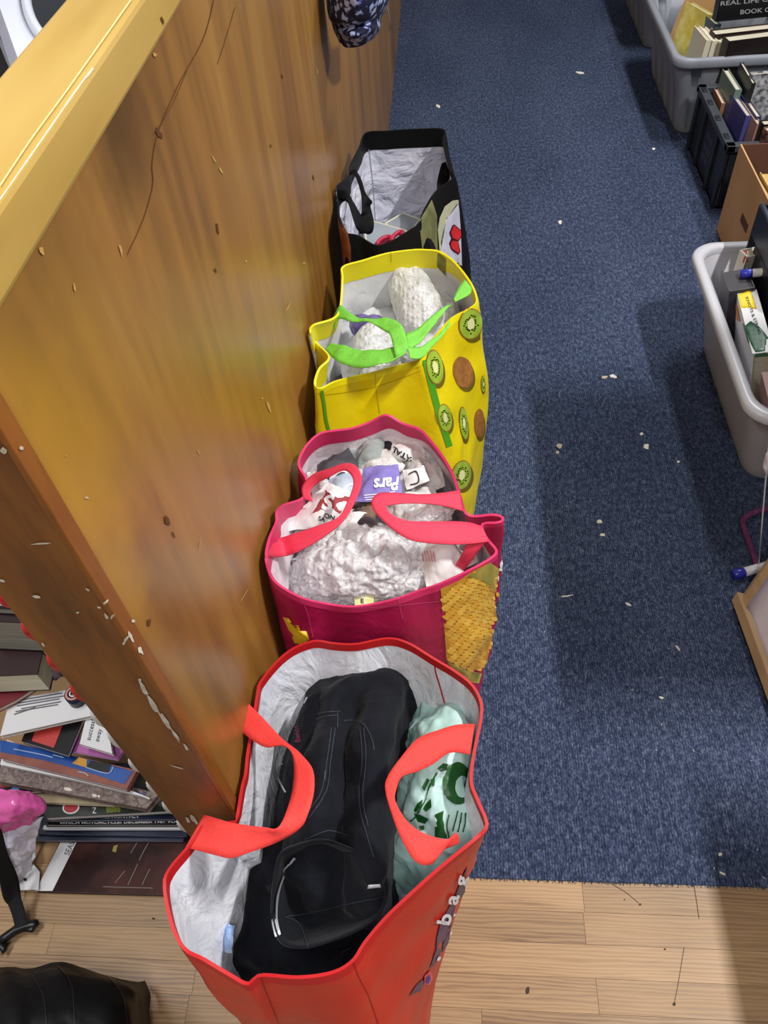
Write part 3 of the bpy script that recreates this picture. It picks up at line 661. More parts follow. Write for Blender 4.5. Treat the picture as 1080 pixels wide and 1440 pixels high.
strip('handle', [Pb(900,310),Pb(925,380),Pb(930,440),Pb(880,500),Pb(850,520)], [Pb(870,320),Pb(850,390),Pb(835,470),Pb(835,520),Pb(832,530)], [.62,.60,.59,.595,.60], M_blkstrap, blk, 40, 4)
T4 = bag4.T
decal('printed_panel', T4, [[Pb(*p) for p in ((705,760),(790,600),(805,640),(830,720),(832,800),(835,985),(720,975),(705,850))]], pm('print_moss', '#5d5e3a', .45, '#74744c', 30), blk, .0014, 6)
decal('printed_circle', T4, [[Pb(*p) for p in ((835,830),(850,740),(890,650),(950,605),(990,600),(1000,680),(1010,820),(1015,940),(1020,1100),(960,1080),(850,990))]], pm('print_lilac', '#c4c0d4', .45, '#b3b3c0', 30), blk, .0014, 7)
decal('printed_circle_rim', T4, [[Pb(*p) for p in ((835,830),(850,740),(890,650),(950,605),(992,602),(993,625),(950,640),(905,690),(875,760),(862,850),(858,980),(845,980))]], pm('print_pale_olive', '#a9a98c', .45), blk, .0022, 5)
decal('printed_bow', T4, [[Pb(*p) for p in ((945,790),(960,785),(1010,830),(1015,880),(990,915),(1005,995),(990,1015),(930,975),(918,930),(935,890),(920,850))]], pm('print_bow_outline', '#3a0f14', .45), blk, .0026, 5)
decal('printed_bow', T4, [[Pb(*p) for p in ((948,800),(960,795),(1004,835),(1008,875),(985,905),(945,890),(930,850))], [Pb(*p) for p in ((940,910),(985,915),(995,990),(985,1003),(938,968),(928,935))]], pm('print_scarlet', '#c4242c', .4), blk, .0034, 4)
decal('printed_strip', T4, [[Pb(*p) for p in ((85,740),(120,790),(155,850),(175,960),(180,1090),(130,1110),(110,960))]], pm('print_chestnut', '#6d3a20', .45, '#854a2a', 40), blk, .0014, 5)
line('lining_seam', bag4.TI, [Pb(315,215), Pb(330,330), Pb(350,520), Pb(365,760)], 1.2, pm('lining_thread', '#8d8f98', .6), blk, .001)
# ================================================================== what is in the bags
def sheet(name, quad, z0, dome, mats, parent=None, nu=36, nv=36, amp=.006, sc=18, rid=.004, rsc=22, seed=0, th=.0008, **kw):
    """crumpled sheet spanning four pixels (tl, tr, br, bl), domed in the middle"""
    tl, tr, br, bl = quad; ctrl = []
    for i in range(5):
        row = []
        for j in range(5):
            a, b = i / 4, j / 4
            x = (tl[0] * (1 - b) + tr[0] * b) * (1 - a) + (bl[0] * (1 - b) + br[0] * b) * a
            y = (tl[1] * (1 - b) + tr[1] * b) * (1 - a) + (bl[1] * (1 - b) + br[1] * b) * a
            row.append((x, y, z0 + dome * math.sin(math.pi * a) * math.sin(math.pi * b)))
        ctrl.append(row)
    vs = csurf(ctrl, nu, nv, amp, sc, seed, rid, rsc)
    ns = vnormals(vs, grid_faces(nu, nv))
    if ns[len(ns) // 2].z < 0:
        vs = [vs[i * nv + (nv - 1 - j)] for i in range(nu) for j in range(nv)]
    return shell(name, vs, nu, nv, th, mats, parent, uv=True, **kw)
def surf(name, ctrl, nu, nv, mats, parent=None, amp=0, sc=12, seed=0, rid=0, rsc=10, th=.002, **kw):
    vs = csurf(ctrl, nu, nv, amp, sc, seed, rid, rsc)
    ns = vnormals(vs, grid_faces(nu, nv))
    if ns[len(ns) // 2].z < 0: vs = [vs[i * nv + (nv - 1 - j)] for i in range(nu) for j in range(nv)]
    return shell(name, vs, nu, nv, th, mats, parent, uv=True, **kw)
def lump(name, pts, mats, parent=None, amp=.004, sc=40, rid=.003, rsc=30, seed=0, nu=56, nv=30, flat=1.0, **kw):
    """closed rounded body along (px, py, z, radius) stations"""
    st = [tuple(G(x, y, z)) + (r,) for x, y, z, r in pts]; sm = spline(st, nv)
    vs = []
    for i in range(nv):
        c = V(sm[i][:3]); a = V(sm[min(i + 1, nv - 1)][:3]) - V(sm[max(i - 1, 0)][:3]); a.normalize()
        up = V((0, 0, 1)); sd = a.cross(up)
        if sd.length < .05: sd = V((1, 0, 0))
        sd.normalize(); u2 = sd.cross(a); r = max(sm[i][3], .0005)
        for k in range(nu):
            q = 2 * math.pi * k / nu; d = sd * math.cos(q) + u2 * math.sin(q) * flat; p = c + d * r
            p += d * (amp * fbm(p, sc, 3, seed) + rid * ridge(p, rsc, seed)) * min(1, r / .01); vs.append(p)
    fs = []
    for i in range(nv - 1):
        for k in range(nu): fs.append((i * nu + k, (i + 1) * nu + k, (i + 1) * nu + (k + 1) % nu, i * nu + (k + 1) % nu))
    fs += [tuple(range(nu)), tuple(reversed([(nv - 1) * nu + k for k in range(nu)]))]
    return mk(name, vs, fs, mats, parent, True, **kw)
def ring_caps(c, r): return [(c[0], c[1], c[2], r)]
# ---------------------------------------------------------------- clothes in the red bag
M_cloth = pm('black_twill', '#0f1117', .85, '#15171f', 30, bump=.35, bsc=160, sheen=.04, spec=.2)
M_cloth2 = pm('black_fleece', '#0a0b10', .92, '#0f1118', 40, bump=.4, bsc=120, sheen=.03, spec=.15)
M_stitch = pm('grey_stitching', '#323845', .8); M_zip = pm('silver_zip', '#b9bcc4', .4, metal=.3)
jk = thing('black_jacket', G(480, 1150, .40), 'black jacket with grey stitching stuffed in the red bag', 'jacket')
ctrl = [[(450,925,.34),(470,925,.42),(498,926,.47),(525,928,.48),(552,930,.47),(572,935,.42),(585,945,.34)],
        [(440,955,.38),(458,950,.52),(490,945,.57),(520,942,.575),(550,946,.57),(574,955,.53),(590,968,.40)],
        [(415,1010,.38),(432,1000,.53),(462,992,.585),(497,990,.575),(530,992,.59),(568,1000,.56),(592,1015,.42)],
        [(402,1060,.38),(420,1055,.53),(455,1050,.595),(488,1050,.572),(515,1050,.598),(550,1055,.57),(586,1065,.42)],
        [(390,1120,.38),(412,1120,.52),(450,1118,.59),(486,1118,.562),(512,1118,.595),(540,1120,.57),(562,1125,.42)],
        [(378,1180,.38),(400,1180,.51),(442,1175,.575),(487,1178,.548),(515,1178,.588),(538,1182,.565),(552,1190,.42)],
        [(362,1235,.38),(392,1232,.49),(440,1228,.53),(487,1230,.53),(522,1235,.575),(540,1240,.545),(552,1248,.42)],
        [(360,1300,.36),(392,1300,.43),(440,1300,.46),(487,1300,.47),(520,1300,.50),(536,1300,.48),(548,1300,.38)]]
body = surf('jacket_body', ctrl, 90, 80, M_cloth, jk, .010, 13, 5, .009, 11, .003)
# open waist of the jacket: lip, lining and dark hollow
ring = [(394,1203),(385,1240),(383,1290),(396,1324),(430,1331),(480,1318),(524,1294),(544,1262),(541,1226),(522,1202),(492,1192),(455,1180),(420,1188)]
zz = [.565,.555,.545,.54,.538,.54,.545,.555,.57,.585,.59,.592,.58]
cxr, cyr = 465, 1255
def rr(k, dz, sx=0, sy=0): return [tuple(G(cxr + sx + (x - cxr) * k, cyr + sy + (y - cyr) * k, z + dz)) for (x, y), z in zip(ring, zz)]
layers = [spline(r, 84, True) for r in (rr(.99, -.10), rr(1.03, -.03), rr(1.02, -.006), rr(.99, .0), rr(.95, -.008), rr(.86, -.04), rr(.70, -.07, 4, -6), rr(.4, -.085, 8, -10), rr(.05, -.09, 8, -12))]
vs = []
for i in range(84):
    for l in layers:
        p = V(l[i]); p += V((0, 0, .005 * fbm(p, 20, 3, 4))); vs.append(p)
waist = shell('jacket_waist', vs, 84, len(layers), .0015, M_cloth, jk, True)
TJ = bvh(body, waist)
for pts in ([(428,1016),(448,1004),(478,1000)], [(430,1022),(450,1010),(474,1006)], [(474,1002),(474,1024)], [(471,1024),(464,1070),(458,1113),(435,1151)], [(466,1024),(459,1070),(452,1113),(430,1147)], [(507,1024),(510,1070),(506,1121),(513,1162),(526,1205)], [(512,1024),(515,1070),(511,1121),(518,1162)], [(483,1014),(507,1015),(521,1034),(526,1055)], [(434,1334),(420,1300),(400,1290)], [(400,1290),(470,1275),(540,1260)], [(430,1180),(460,1168),(490,1175)]):
    line('stitching', TJ, pts, 1.1, M_stitch, jk, .0012, 50)
line('waist_zip', TJ, [(417,1206),(400,1225),(389,1255),(386,1290),(391,1316)], 3.4, M_zip, jk, .0022, 50, label='pale zip edging')
line('waist_zip', TJ, [(413,1208),(397,1228),(386,1258),(384,1292),(388,1312)], 1.1, M_cloth2, jk, .0028, 40)
decal('care_label', TJ, [[(519,1242),(533,1241),(534,1246),(518,1248)]], pm('white_label', '#d6d6da', .6), jk, .002, 3)
# a flap with a piped pocket standing along the left of the jacket
fl = surf('jacket_sleeve', [[(432,985,.55),(440,978,.565),(452,975,.565)], [(418,1020,.53),(428,1012,.56),(446,1010,.57)], [(402,1065,.50),(414,1060,.55),(436,1060,.575)], [(392,1110,.47),(404,1110,.53),(430,1112,.57)], [(386,1170,.44),(398,1170,.50),(424,1172,.55)]], 50, 24, M_cloth2, jk, .004, 18, 8, .003, 16, .003)
TS = bvh(fl)
write('embroidered_lettering', TS, 'Bench', (424,1044), (-1.5,-9.5), (-10,1.5), pm('magenta_thread', '#8c1f52', .7), jk, .0014, .01)
line('piping', TJ if False else bvh(fl, body), [(399,1073),(392,1083),(394,1097),(403,1114)], 2.4, M_zip, jk, .0016, 24, label='white piping')
line('zip_pull', bvh(fl), [(434,982),(430,990)], 2.0, M_zip, jk, .003, 10)
fc = surf('black_fleece', [[(350,1170,.40),(372,1168,.47),(410,1175,.50),(470,1190,.46),(520,1230,.44),(556,1236,.36)],
        [(346,1205,.38),(366,1205,.47),(410,1215,.50),(470,1235,.46),(525,1262,.47),(560,1258,.40)],
        [(338,1255,.36),(360,1252,.455),(405,1258,.48),(468,1270,.46),(524,1290,.47),(550,1282,.40)],
        [(325,1305,.36),(352,1302,.445),(400,1310,.468),(462,1325,.46),(512,1318,.462),(538,1308,.40)],
        [(314,1345,.36),(345,1348,.435),(396,1358,.455),(445,1362,.452),(492,1350,.455),(522,1330,.40)],
        [(316,1385,.28),(345,1395,.33),(396,1410,.36),(448,1412,.36),(492,1396,.36),(520,1370,.30)]], 70, 70, M_cloth2, None, .007, 14, 15, .005, 15, .003, label='black fleece garment at the front of the red bag, under the jacket', cat='garment')
TF = bvh(fc)
line('fleece_zip', TF, [(352,1196),(350,1212),(349,1232)], 2.2, M_zip, None, .002, 20, label='silver zip with pull on the fleece at the left of the red bag', cat='zip')
# mint carrier bag with dark green print
M_mint = pm('mint_carrier_film', '#a8d2ca', .32, '#c3e0dc', 14, bump=.7, bsc=26, spec=.6); M_pgreen = pm('dark_green_print', '#17501f', .4)
cb = thing('carrier_bag', G(610, 1110, .42), 'crumpled mint green plastic carrier bag with dark green print in the red bag', 'carrier bag')
f1 = surf('carrier_film', [[(588,990,.50),(605,985,.54),(630,988,.55),(645,1000,.54),(652,1015,.50)], [(575,1030,.50),(600,1025,.56),(632,1025,.575),(648,1030,.565),(655,1040,.52)],
      [(560,1070,.48),(590,1065,.56),(628,1060,.58),(648,1065,.575),(656,1075,.54)], [(548,1110,.46),(582,1110,.555),(624,1110,.575),(646,1110,.57),(656,1115,.53)],
      [(540,1150,.44),(575,1150,.53),(616,1150,.56),(645,1150,.555),(660,1155,.52)], [(545,1195,.42),(575,1195,.50),(612,1190,.53),(640,1185,.53),(658,1180,.50)],
      [(556,1235,.40),(580,1235,.46),(606,1232,.48),(630,1215,.48),(650,1195,.44)], [(566,1270,.32),(585,1268,.36),(606,1260,.38),(625,1240,.38),(645,1215,.34)]], 90, 70, M_mint, cb, .012, 20, 3, .010, 17, .0008)
TM = bvh(f1)
Pg = lambda x, y: (400 + x / 3.724, 920 + y / 3.724)
ringpts = ell(*Pg(925,680), 25, 31, 8, 28, .15)
def annulus(name, cx, cy, rx, ry, k, mat, parent, tree, a=0):
    n = 40; o = ell(cx, cy, rx, ry, a, n, .12, 2); i = ell(cx + 6, cy + 4, rx * k, ry * k, a, n, .12, 5); vs = []; fs = []
    for p, q in zip(o, i):
        for t in (0, .33, .66, 1): vs.append(hit(tree, p[0] + (q[0] - p[0]) * t, p[1] + (q[1] - p[1]) * t, .0016) or G(p[0], p[1], .5))
    for s in range(n):
        s2 = (s + 1) % n
        for t in range(3): fs.append((s * 4 + t, s2 * 4 + t, s2 * 4 + t + 1, s * 4 + t + 1))
    return mk(name, vs, fs, mat, parent, True)
annulus('printed_ring', *Pg(905,680), 21, 30, .5, M_pgreen, cb, TM)
for i, q in enumerate([[(800,600),(830,575),(870,580),(870,600),(820,615)], [(740,790),(770,760),(775,800),(745,825),(728,810)], [(680,830),(720,840),(760,860),(740,885),(700,875)], [(790,840),(835,820),(830,860),(855,960),(790,955)], [(705,900),(735,895),(735,920),(712,922)], [(725,700),(750,650),(765,660),(735,720)], [(770,660),(790,645),(785,690),(772,690)], [(700,780),(725,760),(720,800),(690,830),(680,815)]]):
    decal('printed_leaf', TM, [[Pg(*p) for p in q]], M_pgreen, cb, .0016, 4)
for pts in ([(800,620),(760,700),(740,760),(690,850),(660,870)], [(860,840),(850,900),(865,960)], [(905,820),(890,880),(880,925)], [(925,830),(915,890),(905,930)], [(945,830),(940,890),(930,930)]):
    line('printed_stem', TM, [Pg(*p) for p in pts], 2.0, M_pgreen, cb, .0016, 30)
M_tissue = pm('pale_blue_film', '#c4cfe6', .4, '#dfe3ee', 18, bump=.5, bsc=40)
surf('plastic_film', [[(545,1180,.40),(565,1200,.42),(585,1235,.42)], [(545,1225,.40),(562,1250,.42),(578,1270,.40)], [(535,1290,.36),(550,1300,.36),(565,1300,.34)]], 24, 20, M_tissue, None, .006, 30, 2, .004, 30, label='pale blue film tucked beside the mint carrier bag in the red bag', cat='plastic film')
surf('plastic_film', [[(318,1300,.46),(322,1300,.47),(328,1302,.46)], [(315,1318,.45),(320,1320,.46),(328,1322,.46)], [(312,1335,.44),(318,1338,.44),(326,1340,.44)]], 20, 16, pm('blue_film', '#8fb4ea', .3, '#dce8fa', 60, bump=.6, bsc=90), None, .003, 60, 2, .002, 60, label='small blue film scrap at the left front of the red bag', cat='plastic film')
# ---------------------------------------------------------------- newspaper and bubble wrap in the pink bag
def news_mat(name, paper, ink, sx=8, sy=46, dark=.55):
    m = bpy.data.materials.new(name); m.use_nodes = True; nt = m.node_tree; N = nt.nodes; Lk = nt.links; b = N['Principled BSDF']
    tc = N.new('ShaderNodeTexCoord'); mp = N.new('ShaderNodeMapping'); mp.inputs['Scale'].default_value = (sy, sx, 1); mp.inputs['Rotation'].default_value = (0, 0, math.pi / 2); Lk.new(tc.outputs['UV'], mp.inputs[0])
    br = N.new('ShaderNodeTexBrick'); br.inputs['Scale'].default_value = 1; br.inputs['Mortar Size'].default_value = .16; br.inputs['Brick Width'].default_value = .9; br.inputs['Row Height'].default_value = 1.0; br.offset = .37
    br.inputs['Color1'].default_value = lin(ink); br.inputs['Color2'].default_value = lin('#8f8f90'); br.inputs['Mortar'].default_value = lin(paper); Lk.new(mp.outputs[0], br.inputs['Vector'])
    nz = N.new('ShaderNodeTexNoise'); nz.inputs['Scale'].default_value = 3; Lk.new(tc.outputs['UV'], nz.inputs['Vector'])
    rp = N.new('ShaderNodeMapRange'); rp.inputs['From Min'].default_value = .45; rp.inputs['From Max'].default_value = .55; rp.inputs['To Max'].default_value = dark; Lk.new(nz.outputs['Fac'], rp.inputs['Value'])
    mx = N.new('ShaderNodeMix'); mx.data_type = 'RGBA'; Lk.new(rp.outputs['Result'], mx.inputs['Factor']); mx.inputs['A'].default_value = lin(paper); Lk.new(br.outputs['Color'], mx.inputs['B'])
    Lk.new(mx.outputs['Result'], b.inputs['Base Color']); b.inputs['Roughness'].default_value = .8; b.inputs['Specular IOR Level'].default_value = .2
    return m
M_news = news_mat('newsprint', '#dcdad6', '#55555a'); M_newsg = news_mat('grey_newsprint', '#bdbdbb', '#4a4a50'); M_ink = pm('black_ink', '#1a1a1e', .8)
M_paper = pm('white_newspaper', '#e4e3e2', .75, '#d6d4d2', 12)
def newspaper(label, quad, z0, dome, mat, seed, amp=.008, rid=.007, **kw):
    return sheet('newspaper', quad, z0, dome, mat, None, 44, 44, amp, 22, rid, 26, seed, label=label, cat='newspaper', group='crumpled newspapers in the pink bag', **kw)
newspaper('crumpled grey newsprint filling the depth of the pink bag', [(442,655),(600,662),(635,785),(425,790)], .50, .03, M_newsg, 50, .012, .012)
n1 = newspaper('grey-green crumpled newspaper at the back of the pink bag', [(487,632),(538,612),(548,650),(500,668)], .575, .02, pm('grey_green_photo', '#8a9492', .75, '#a9b0ae', 30), 51)
n2 = newspaper('white newspaper with bold headline at the back right of the pink bag', [(535,618),(590,612),(600,650),(545,645)], .58, .02, M_paper, 52)
n3 = newspaper('newspaper with columns of fine print at the right of the pink bag', [(570,625),(600,624),(626,688),(560,698)], .56, .03, M_news, 53)
n4 = newspaper('purple newspaper page with large white lettering in the pink bag', [(512,660),(560,652),(566,700),(500,708)], .60, .015, pm('purple_newspaper', '#7c70ba', .7, '#8a80c4', 20), 54, .004, .003)
n5 = newspaper('newspaper with dark heading at the left back of the pink bag', [(446,655),(490,630),(505,660),(452,682)], .585, .015, pm('charcoal_newspaper', '#3c3c42', .8, '#5a5a60', 20), 55, .004, .004)
n6 = newspaper('pale blue newspaper page behind the left pink handle', [(455,680),(500,655),(512,690),(470,705)], .585, .015, pm('pale_blue_newspaper', '#a8b9cc', .75, '#c4cdd8', 20), 56, .004, .003)
n7 = newspaper('white newspaper with red panel at the left of the pink bag', [(460,680),(503,694),(478,735),(398,748)], .60, .02, M_paper, 57, .004, .004)
n8 = newspaper('folded white newspaper corner at the right of the pink bag', [(566,662),(596,655),(604,676),(572,690)], .60, .01, M_paper, 58, .002, .002)
n9 = newspaper('dark crumpled magazine page in the middle of the pink bag', [(498,715),(535,712),(540,760),(505,765)], .575, .02, pm('dark_mag_page', '#3a3440', .6, '#9a7350', 26, lo=.4, hi=.62), 59, .01, .012)
n10 = newspaper('white paper with print at the front right of the pink bag', [(590,755),(640,745),(652,805),(600,828)], .585, .02, M_paper, 60, .006, .005)
n11 = newspaper('grey crumpled newsprint under the right pink strap', [(618,765),(660,760),(672,795),(630,800)], .575, .01, M_newsg, 61)
n12 = newspaper('white crumpled newspaper between the two pink handles', [(480,720),(512,712),(520,760),(470,765)], .585, .015, M_paper, 62)
newspaper('white crumpled newspaper column beside the purple page in the pink bag', [(488,668),(520,655),(524,690),(498,712)], .575, .02, M_news, 63, .006, .008)
newspaper('white crumpled newspaper above the purple page in the pink bag', [(505,640),(560,632),(568,664),(512,672)], .57, .025, M_news, 64, .008, .010)
newspaper('newsprint fold under the upper right pink handle', [(545,695),(610,690),(625,735),(550,730)], .575, .02, M_news, 65, .008, .010)
newspaper('newsprint fold at the left wall of the pink bag', [(432,665),(462,655),(470,700),(440,705)], .57, .02, M_news, 66, .006, .008)
newspaper('newsprint sheet under the red panel page in the pink bag', [(410,730),(480,715),(490,760),(410,770)], .565, .02, M_news, 67, .006, .008)
white = pm('newspaper_white_print', '#f2f1f4', .7)
Tn = bvh(n4); write('printed_headline', Tn, 'Pars', (561,672), (-20,1.5), (-2.5,25), white, n4, .0018, .03)
for k in range(3): line('printed_rule', Tn, [(512 + k * 1, 697 + k * 3), (555, 692 + k * 3)], 1.0, white, n4, .0016, 14)
Tn = bvh(n2); write('printed_headline', Tn, 'FATAL', (583,646), (-10,-6), (-4,9), M_ink, n2, .0016, .03); decal('printed_photo', Tn, [ell(545, 627, 8, 6, 30, 14, .4, 3)], M_ink, n2, .0016, 3)
Tn = bvh(n7); decal('printed_panel', Tn, [[(458,690),(492,700),(478,722),(440,722),(450,706)]], pm('news_red', '#9c3b40', .7), n7, .0014, 6)
write('printed_headline', Tn, 'S', (452,716), (28,3), (9,-26), white, n7, .0022, .04); write('printed_headline', Tn, 'ON', (455,727), (9,2.5), (2,-8), M_ink, n7, .0020, .03); write('printed_headline', Tn, 'SA', (447,731), (8,2), (2,-8), M_ink, n7, .0020, .03)
Tn = bvh(n5); write('printed_headline', Tn, 'O', (459,672), (34,-22), (14,18), white, n5, .0016, .05)
Tn = bvh(n6); write('printed_headline', Tn, 'C', (480,688), (20,-12), (7,12), white, n6, .0016, .05)
Tn = bvh(n8); line('printed_frame', Tn, [(575,668),(585,664),(588,677),(577,682)], 1.6, M_ink, n8, .0016, 30)
Tn = bvh(n3); line('printed_red_rule', Tn, [(575,698),(590,690),(604,686)], 6, pm('news_dark_red', '#8c3a34', .7), n3, .0016, 20)
Tn = bvh(n10)
for k in range(5): line('printed_line', Tn, [(594 + k * 4, 775), (597 + k * 4, 790)], 1.6, pm('pink_ink', '#c67f8e', .7), n10, .0016, 8)
def bubble_mat(name, c='#fbfcfd', see=.16, sc=105):
    """clear bubble film: round blisters, sharp gloss, partly see-through"""
    m = bpy.data.materials.new(name); m.use_nodes = True; nt = m.node_tree; N = nt.nodes; Lk = nt.links; b = N['Principled BSDF']
    b.inputs['Base Color'].default_value = lin(c); b.inputs['Roughness'].default_value = .12; b.inputs['Specular IOR Level'].default_value = 1.0
    tc = N.new('ShaderNodeTexCoord')
    v = N.new('ShaderNodeTexVoronoi'); v.inputs['Scale'].default_value = sc; v.inputs['Randomness'].default_value = .35; Lk.new(tc.outputs['Object'], v.inputs['Vector'])
    n = N.new('ShaderNodeTexNoise'); n.inputs['Scale'].default_value = 55; n.inputs['Detail'].default_value = 6; n.inputs['Distortion'].default_value = 1.5; Lk.new(tc.outputs['Object'], n.inputs['Vector'])
    r = N.new('ShaderNodeMapRange'); r.inputs['From Min'].default_value = .15; r.inputs['From Max'].default_value = .55; r.inputs['To Min'].default_value = 1; r.inputs['To Max'].default_value = 0; Lk.new(v.outputs['Distance'], r.inputs['Value'])
    b1 = N.new('ShaderNodeBump'); b1.inputs['Strength'].default_value = .7; b1.inputs['Distance'].default_value = .003; Lk.new(r.outputs['Result'], b1.inputs['Height'])
    b2 = N.new('ShaderNodeBump'); b2.inputs['Strength'].default_value = .6; b2.inputs['Distance'].default_value = .005; Lk.new(n.outputs['Fac'], b2.inputs['Height']); Lk.new(b1.outputs[0], b2.inputs['Normal']); Lk.new(b2.outputs[0], b.inputs['Normal'])
    tl = N.new('ShaderNodeBsdfTranslucent'); tl.inputs[0].default_value = (.97, .98, 1, 1); mx = N.new('ShaderNodeMixShader'); mx.inputs[0].default_value = .35; Lk.new(b.outputs[0], mx.inputs[1]); Lk.new(tl.outputs[0], mx.inputs[2])
    tr = N.new('ShaderNodeBsdfTransparent'); m2 = N.new('ShaderNodeMixShader'); m2.inputs[0].default_value = see; Lk.new(mx.outputs[0], m2.inputs[1]); Lk.new(tr.outputs[0], m2.inputs[2])
    n3 = N.new('ShaderNodeTexNoise'); n3.inputs['Scale'].default_value = 70; n3.inputs['Detail'].default_value = 7; n3.inputs['Distortion'].default_value = 2.0; Lk.new(tc.outputs['Object'], n3.inputs['Vector'])
    r3 = N.new('ShaderNodeMapRange'); r3.inputs['From Min'].default_value = .42; r3.inputs['From Max'].default_value = .62; r3.inputs['To Min'].default_value = 0; r3.inputs['To Max'].default_value = see * 2.6; Lk.new(n3.outputs['Fac'], r3.inputs['Value']); Lk.new(r3.outputs['Result'], m2.inputs[0])
    Lk.new(m2.outputs[0], N['Material Output'].inputs[0])
    return m
M_bub = bubble_mat('bubble_wrap'); M_bub2 = bubble_mat('doubled_bubble_wrap', '#fbfbfc', .04)
surf('bubble_wrap', [[(480,745,.55),(500,735,.57),(530,740,.575),(560,745,.57),(590,760,.55)], [(440,765,.54),(475,752,.595),(520,755,.605),(570,762,.60),(618,775,.55)],
      [(405,790,.53),(450,782,.60),(515,785,.615),(575,790,.605),(632,800,.55)], [(400,812,.53),(440,812,.59),(505,815,.60),(570,812,.59),(630,812,.55)],
      [(412,835,.52),(445,838,.56),(500,842,.565),(560,835,.565),(612,822,.54)], [(420,850,.46),(450,860,.48),(500,865,.48),(560,858,.48),(605,840,.46)]], 120, 120, M_bub, None, .010, 26, 3, .006, 42, .0008, label='large crumpled sheet of clear bubble wrap at the front of the pink bag', cat='bubble wrap')
surf('bubble_wrap', [[(565,725,.60),(590,712,.61),(620,708,.615),(645,704,.62)], [(565,738,.60),(590,728,.615),(620,724,.615),(640,712,.615)], [(570,748,.58),(592,742,.59),(615,738,.59),(632,728,.59)]], 50, 60, M_bub, None, .007, 40, 9, .006, 40, .0006, label='small twist of bubble wrap behind the right pink handle', cat='bubble wrap')
surf('bubble_wrap', [[(440,745,.57),(470,730,.585),(495,735,.58)], [(430,765,.56),(465,752,.59),(490,755,.59)], [(405,795,.54),(430,790,.58),(455,790,.58)]], 50, 50, M_bub, None, .009, 30, 19, .008, 34, .0006, label='bubble wrap fold beside the left pink handle', cat='bubble wrap')
b = MB(); q = [G(498, 836, .575), G(526, 836, .575), G(525, 851, .57), G(499, 852, .57)]; b.prism(q, (0, 0, -.02)); cbx = b.build('small_box', pm('pale_yellow_card', '#e0dfae', .6, '#c9cf7e', 60), None, label='small pale yellow printed box at the front rim of the pink bag', cat='box')
write('printed_lettering', bvh(cbx), 'E', (507, 848), (10, 1), (0, -9), M_ink, cbx, .0012, .02)
# ---------------------------------------------------------------- bubble-wrapped things in the yellow bag
def bottle(label, pts, seed, mat=M_bub2, **kw):
    return lump('bubble_wrapped_bottle', pts, mat, None, .004, 40, .006, 34, seed, 64, 60, label=label, cat='wrapped bottle', group='bubble wrapped things in the yellow bag')
bottle('tall bubble wrapped bottle leaning in the yellow bag', [(568,380,.55,.004),(570,386,.552,.028),(574,396,.552,.038),(582,415,.54,.044),(592,440,.53,.046),(604,465,.51,.046),(614,486,.47,.03),(617,490,.46,.003)], 3)
bottle('short bubble wrapped jar at the right of the yellow bag', [(615,415,.50,.003),(618,422,.50,.022),(624,435,.50,.030),(630,450,.49,.028),(634,462,.47,.003)], 9)
bottle('bubble wrapped bundle beneath the green knot of the yellow bag', [(578,480,.52,.003),(582,486,.52,.03),(592,500,.515,.036),(603,512,.50,.03),(608,518,.49,.003)], 13)
bottle('bubble wrapped bundle at the left of the yellow bag', [(522,462,.55,.003),(522,468,.55,.022),(524,480,.55,.032),(524,496,.54,.034),(524,510,.52,.022),(524,514,.52,.003)], 17)
bottle('flat bubble wrapped parcel at the front of the yellow bag', [(480,522,.54,.003),(488,521,.54,.024),(515,516,.545,.03),(545,512,.54,.026),(556,510,.53,.003)], 21)
pb = lump('purple_packet', [(500,452,.535,.004),(506,457,.545,.018),(516,464,.55,.022),(526,458,.545,.018),(532,450,.53,.004)], pm('purple_foil', '#4b3f7c', .3, '#6c60a0', 50, bump=.5, bsc=60), None, .003, 50, .005, 40, 5, label='purple foil packet among bubble wrap in the yellow bag', cat='packet')
b = MB(); b.prism([G(*p, .49) for p in ((528,442),(560,440),(566,455),(535,462))], (0, 0, -.05)); b.build('dark_box', pm('dark_card', '#2b2c30', .5), None, label='dark card box deep in the yellow bag behind the purple packet', cat='box')
surf('packing_paper', [[(462,470,.48),(520,440,.50),(600,420,.48),(650,420,.46)], [(465,500,.48),(520,490,.50),(600,470,.48),(655,440,.46)], [(470,530,.46),(530,515,.48),(600,500,.46),(640,470,.44)]], 40, 40, pm('grey_film', '#c4c6c8', .3, '#dcdde0', 24, bump=.6, bsc=50), None, .008, 26, 7, .008, 26, label='crumpled grey packing film at the bottom of the yellow bag', cat='packing film')
# ---------------------------------------------------------------- boxes in the black bag
M_gbox = pm('grey_card', '#8d949a', .55, '#989ea4', 10); M_edge = pm('cream_card_edge', '#d9d8bd', .6)
def card(label, quad, z, th, name='grey_box'):
    t = thing(name, G(*quad[2], z - th), label, 'box')
    q = [G(*p, z) for p in quad]
    b = MB(); b.prism(q, (0, 0, -th)); b.build('box_body', M_gbox, t)
    for i in range(len(q)):
        b = MB(); b.tube([q[i], q[(i + 1) % len(q)]], .0022, 5); b.build('pale_edge', M_edge, t)
card('grey card box with pale edges at the back of the black bag', [Pb(440,780),Pb(575,700),Pb(700,748),Pb(640,840),Pb(560,860)], .45, .12)
card('grey card box with pale edge at the left of the black bag', [Pb(280,760),Pb(360,766),Pb(602,835),Pb(560,960),Pb(300,960)], .46, .14)
M_crim = pm('crimson_leather', '#b01c3c', .45)
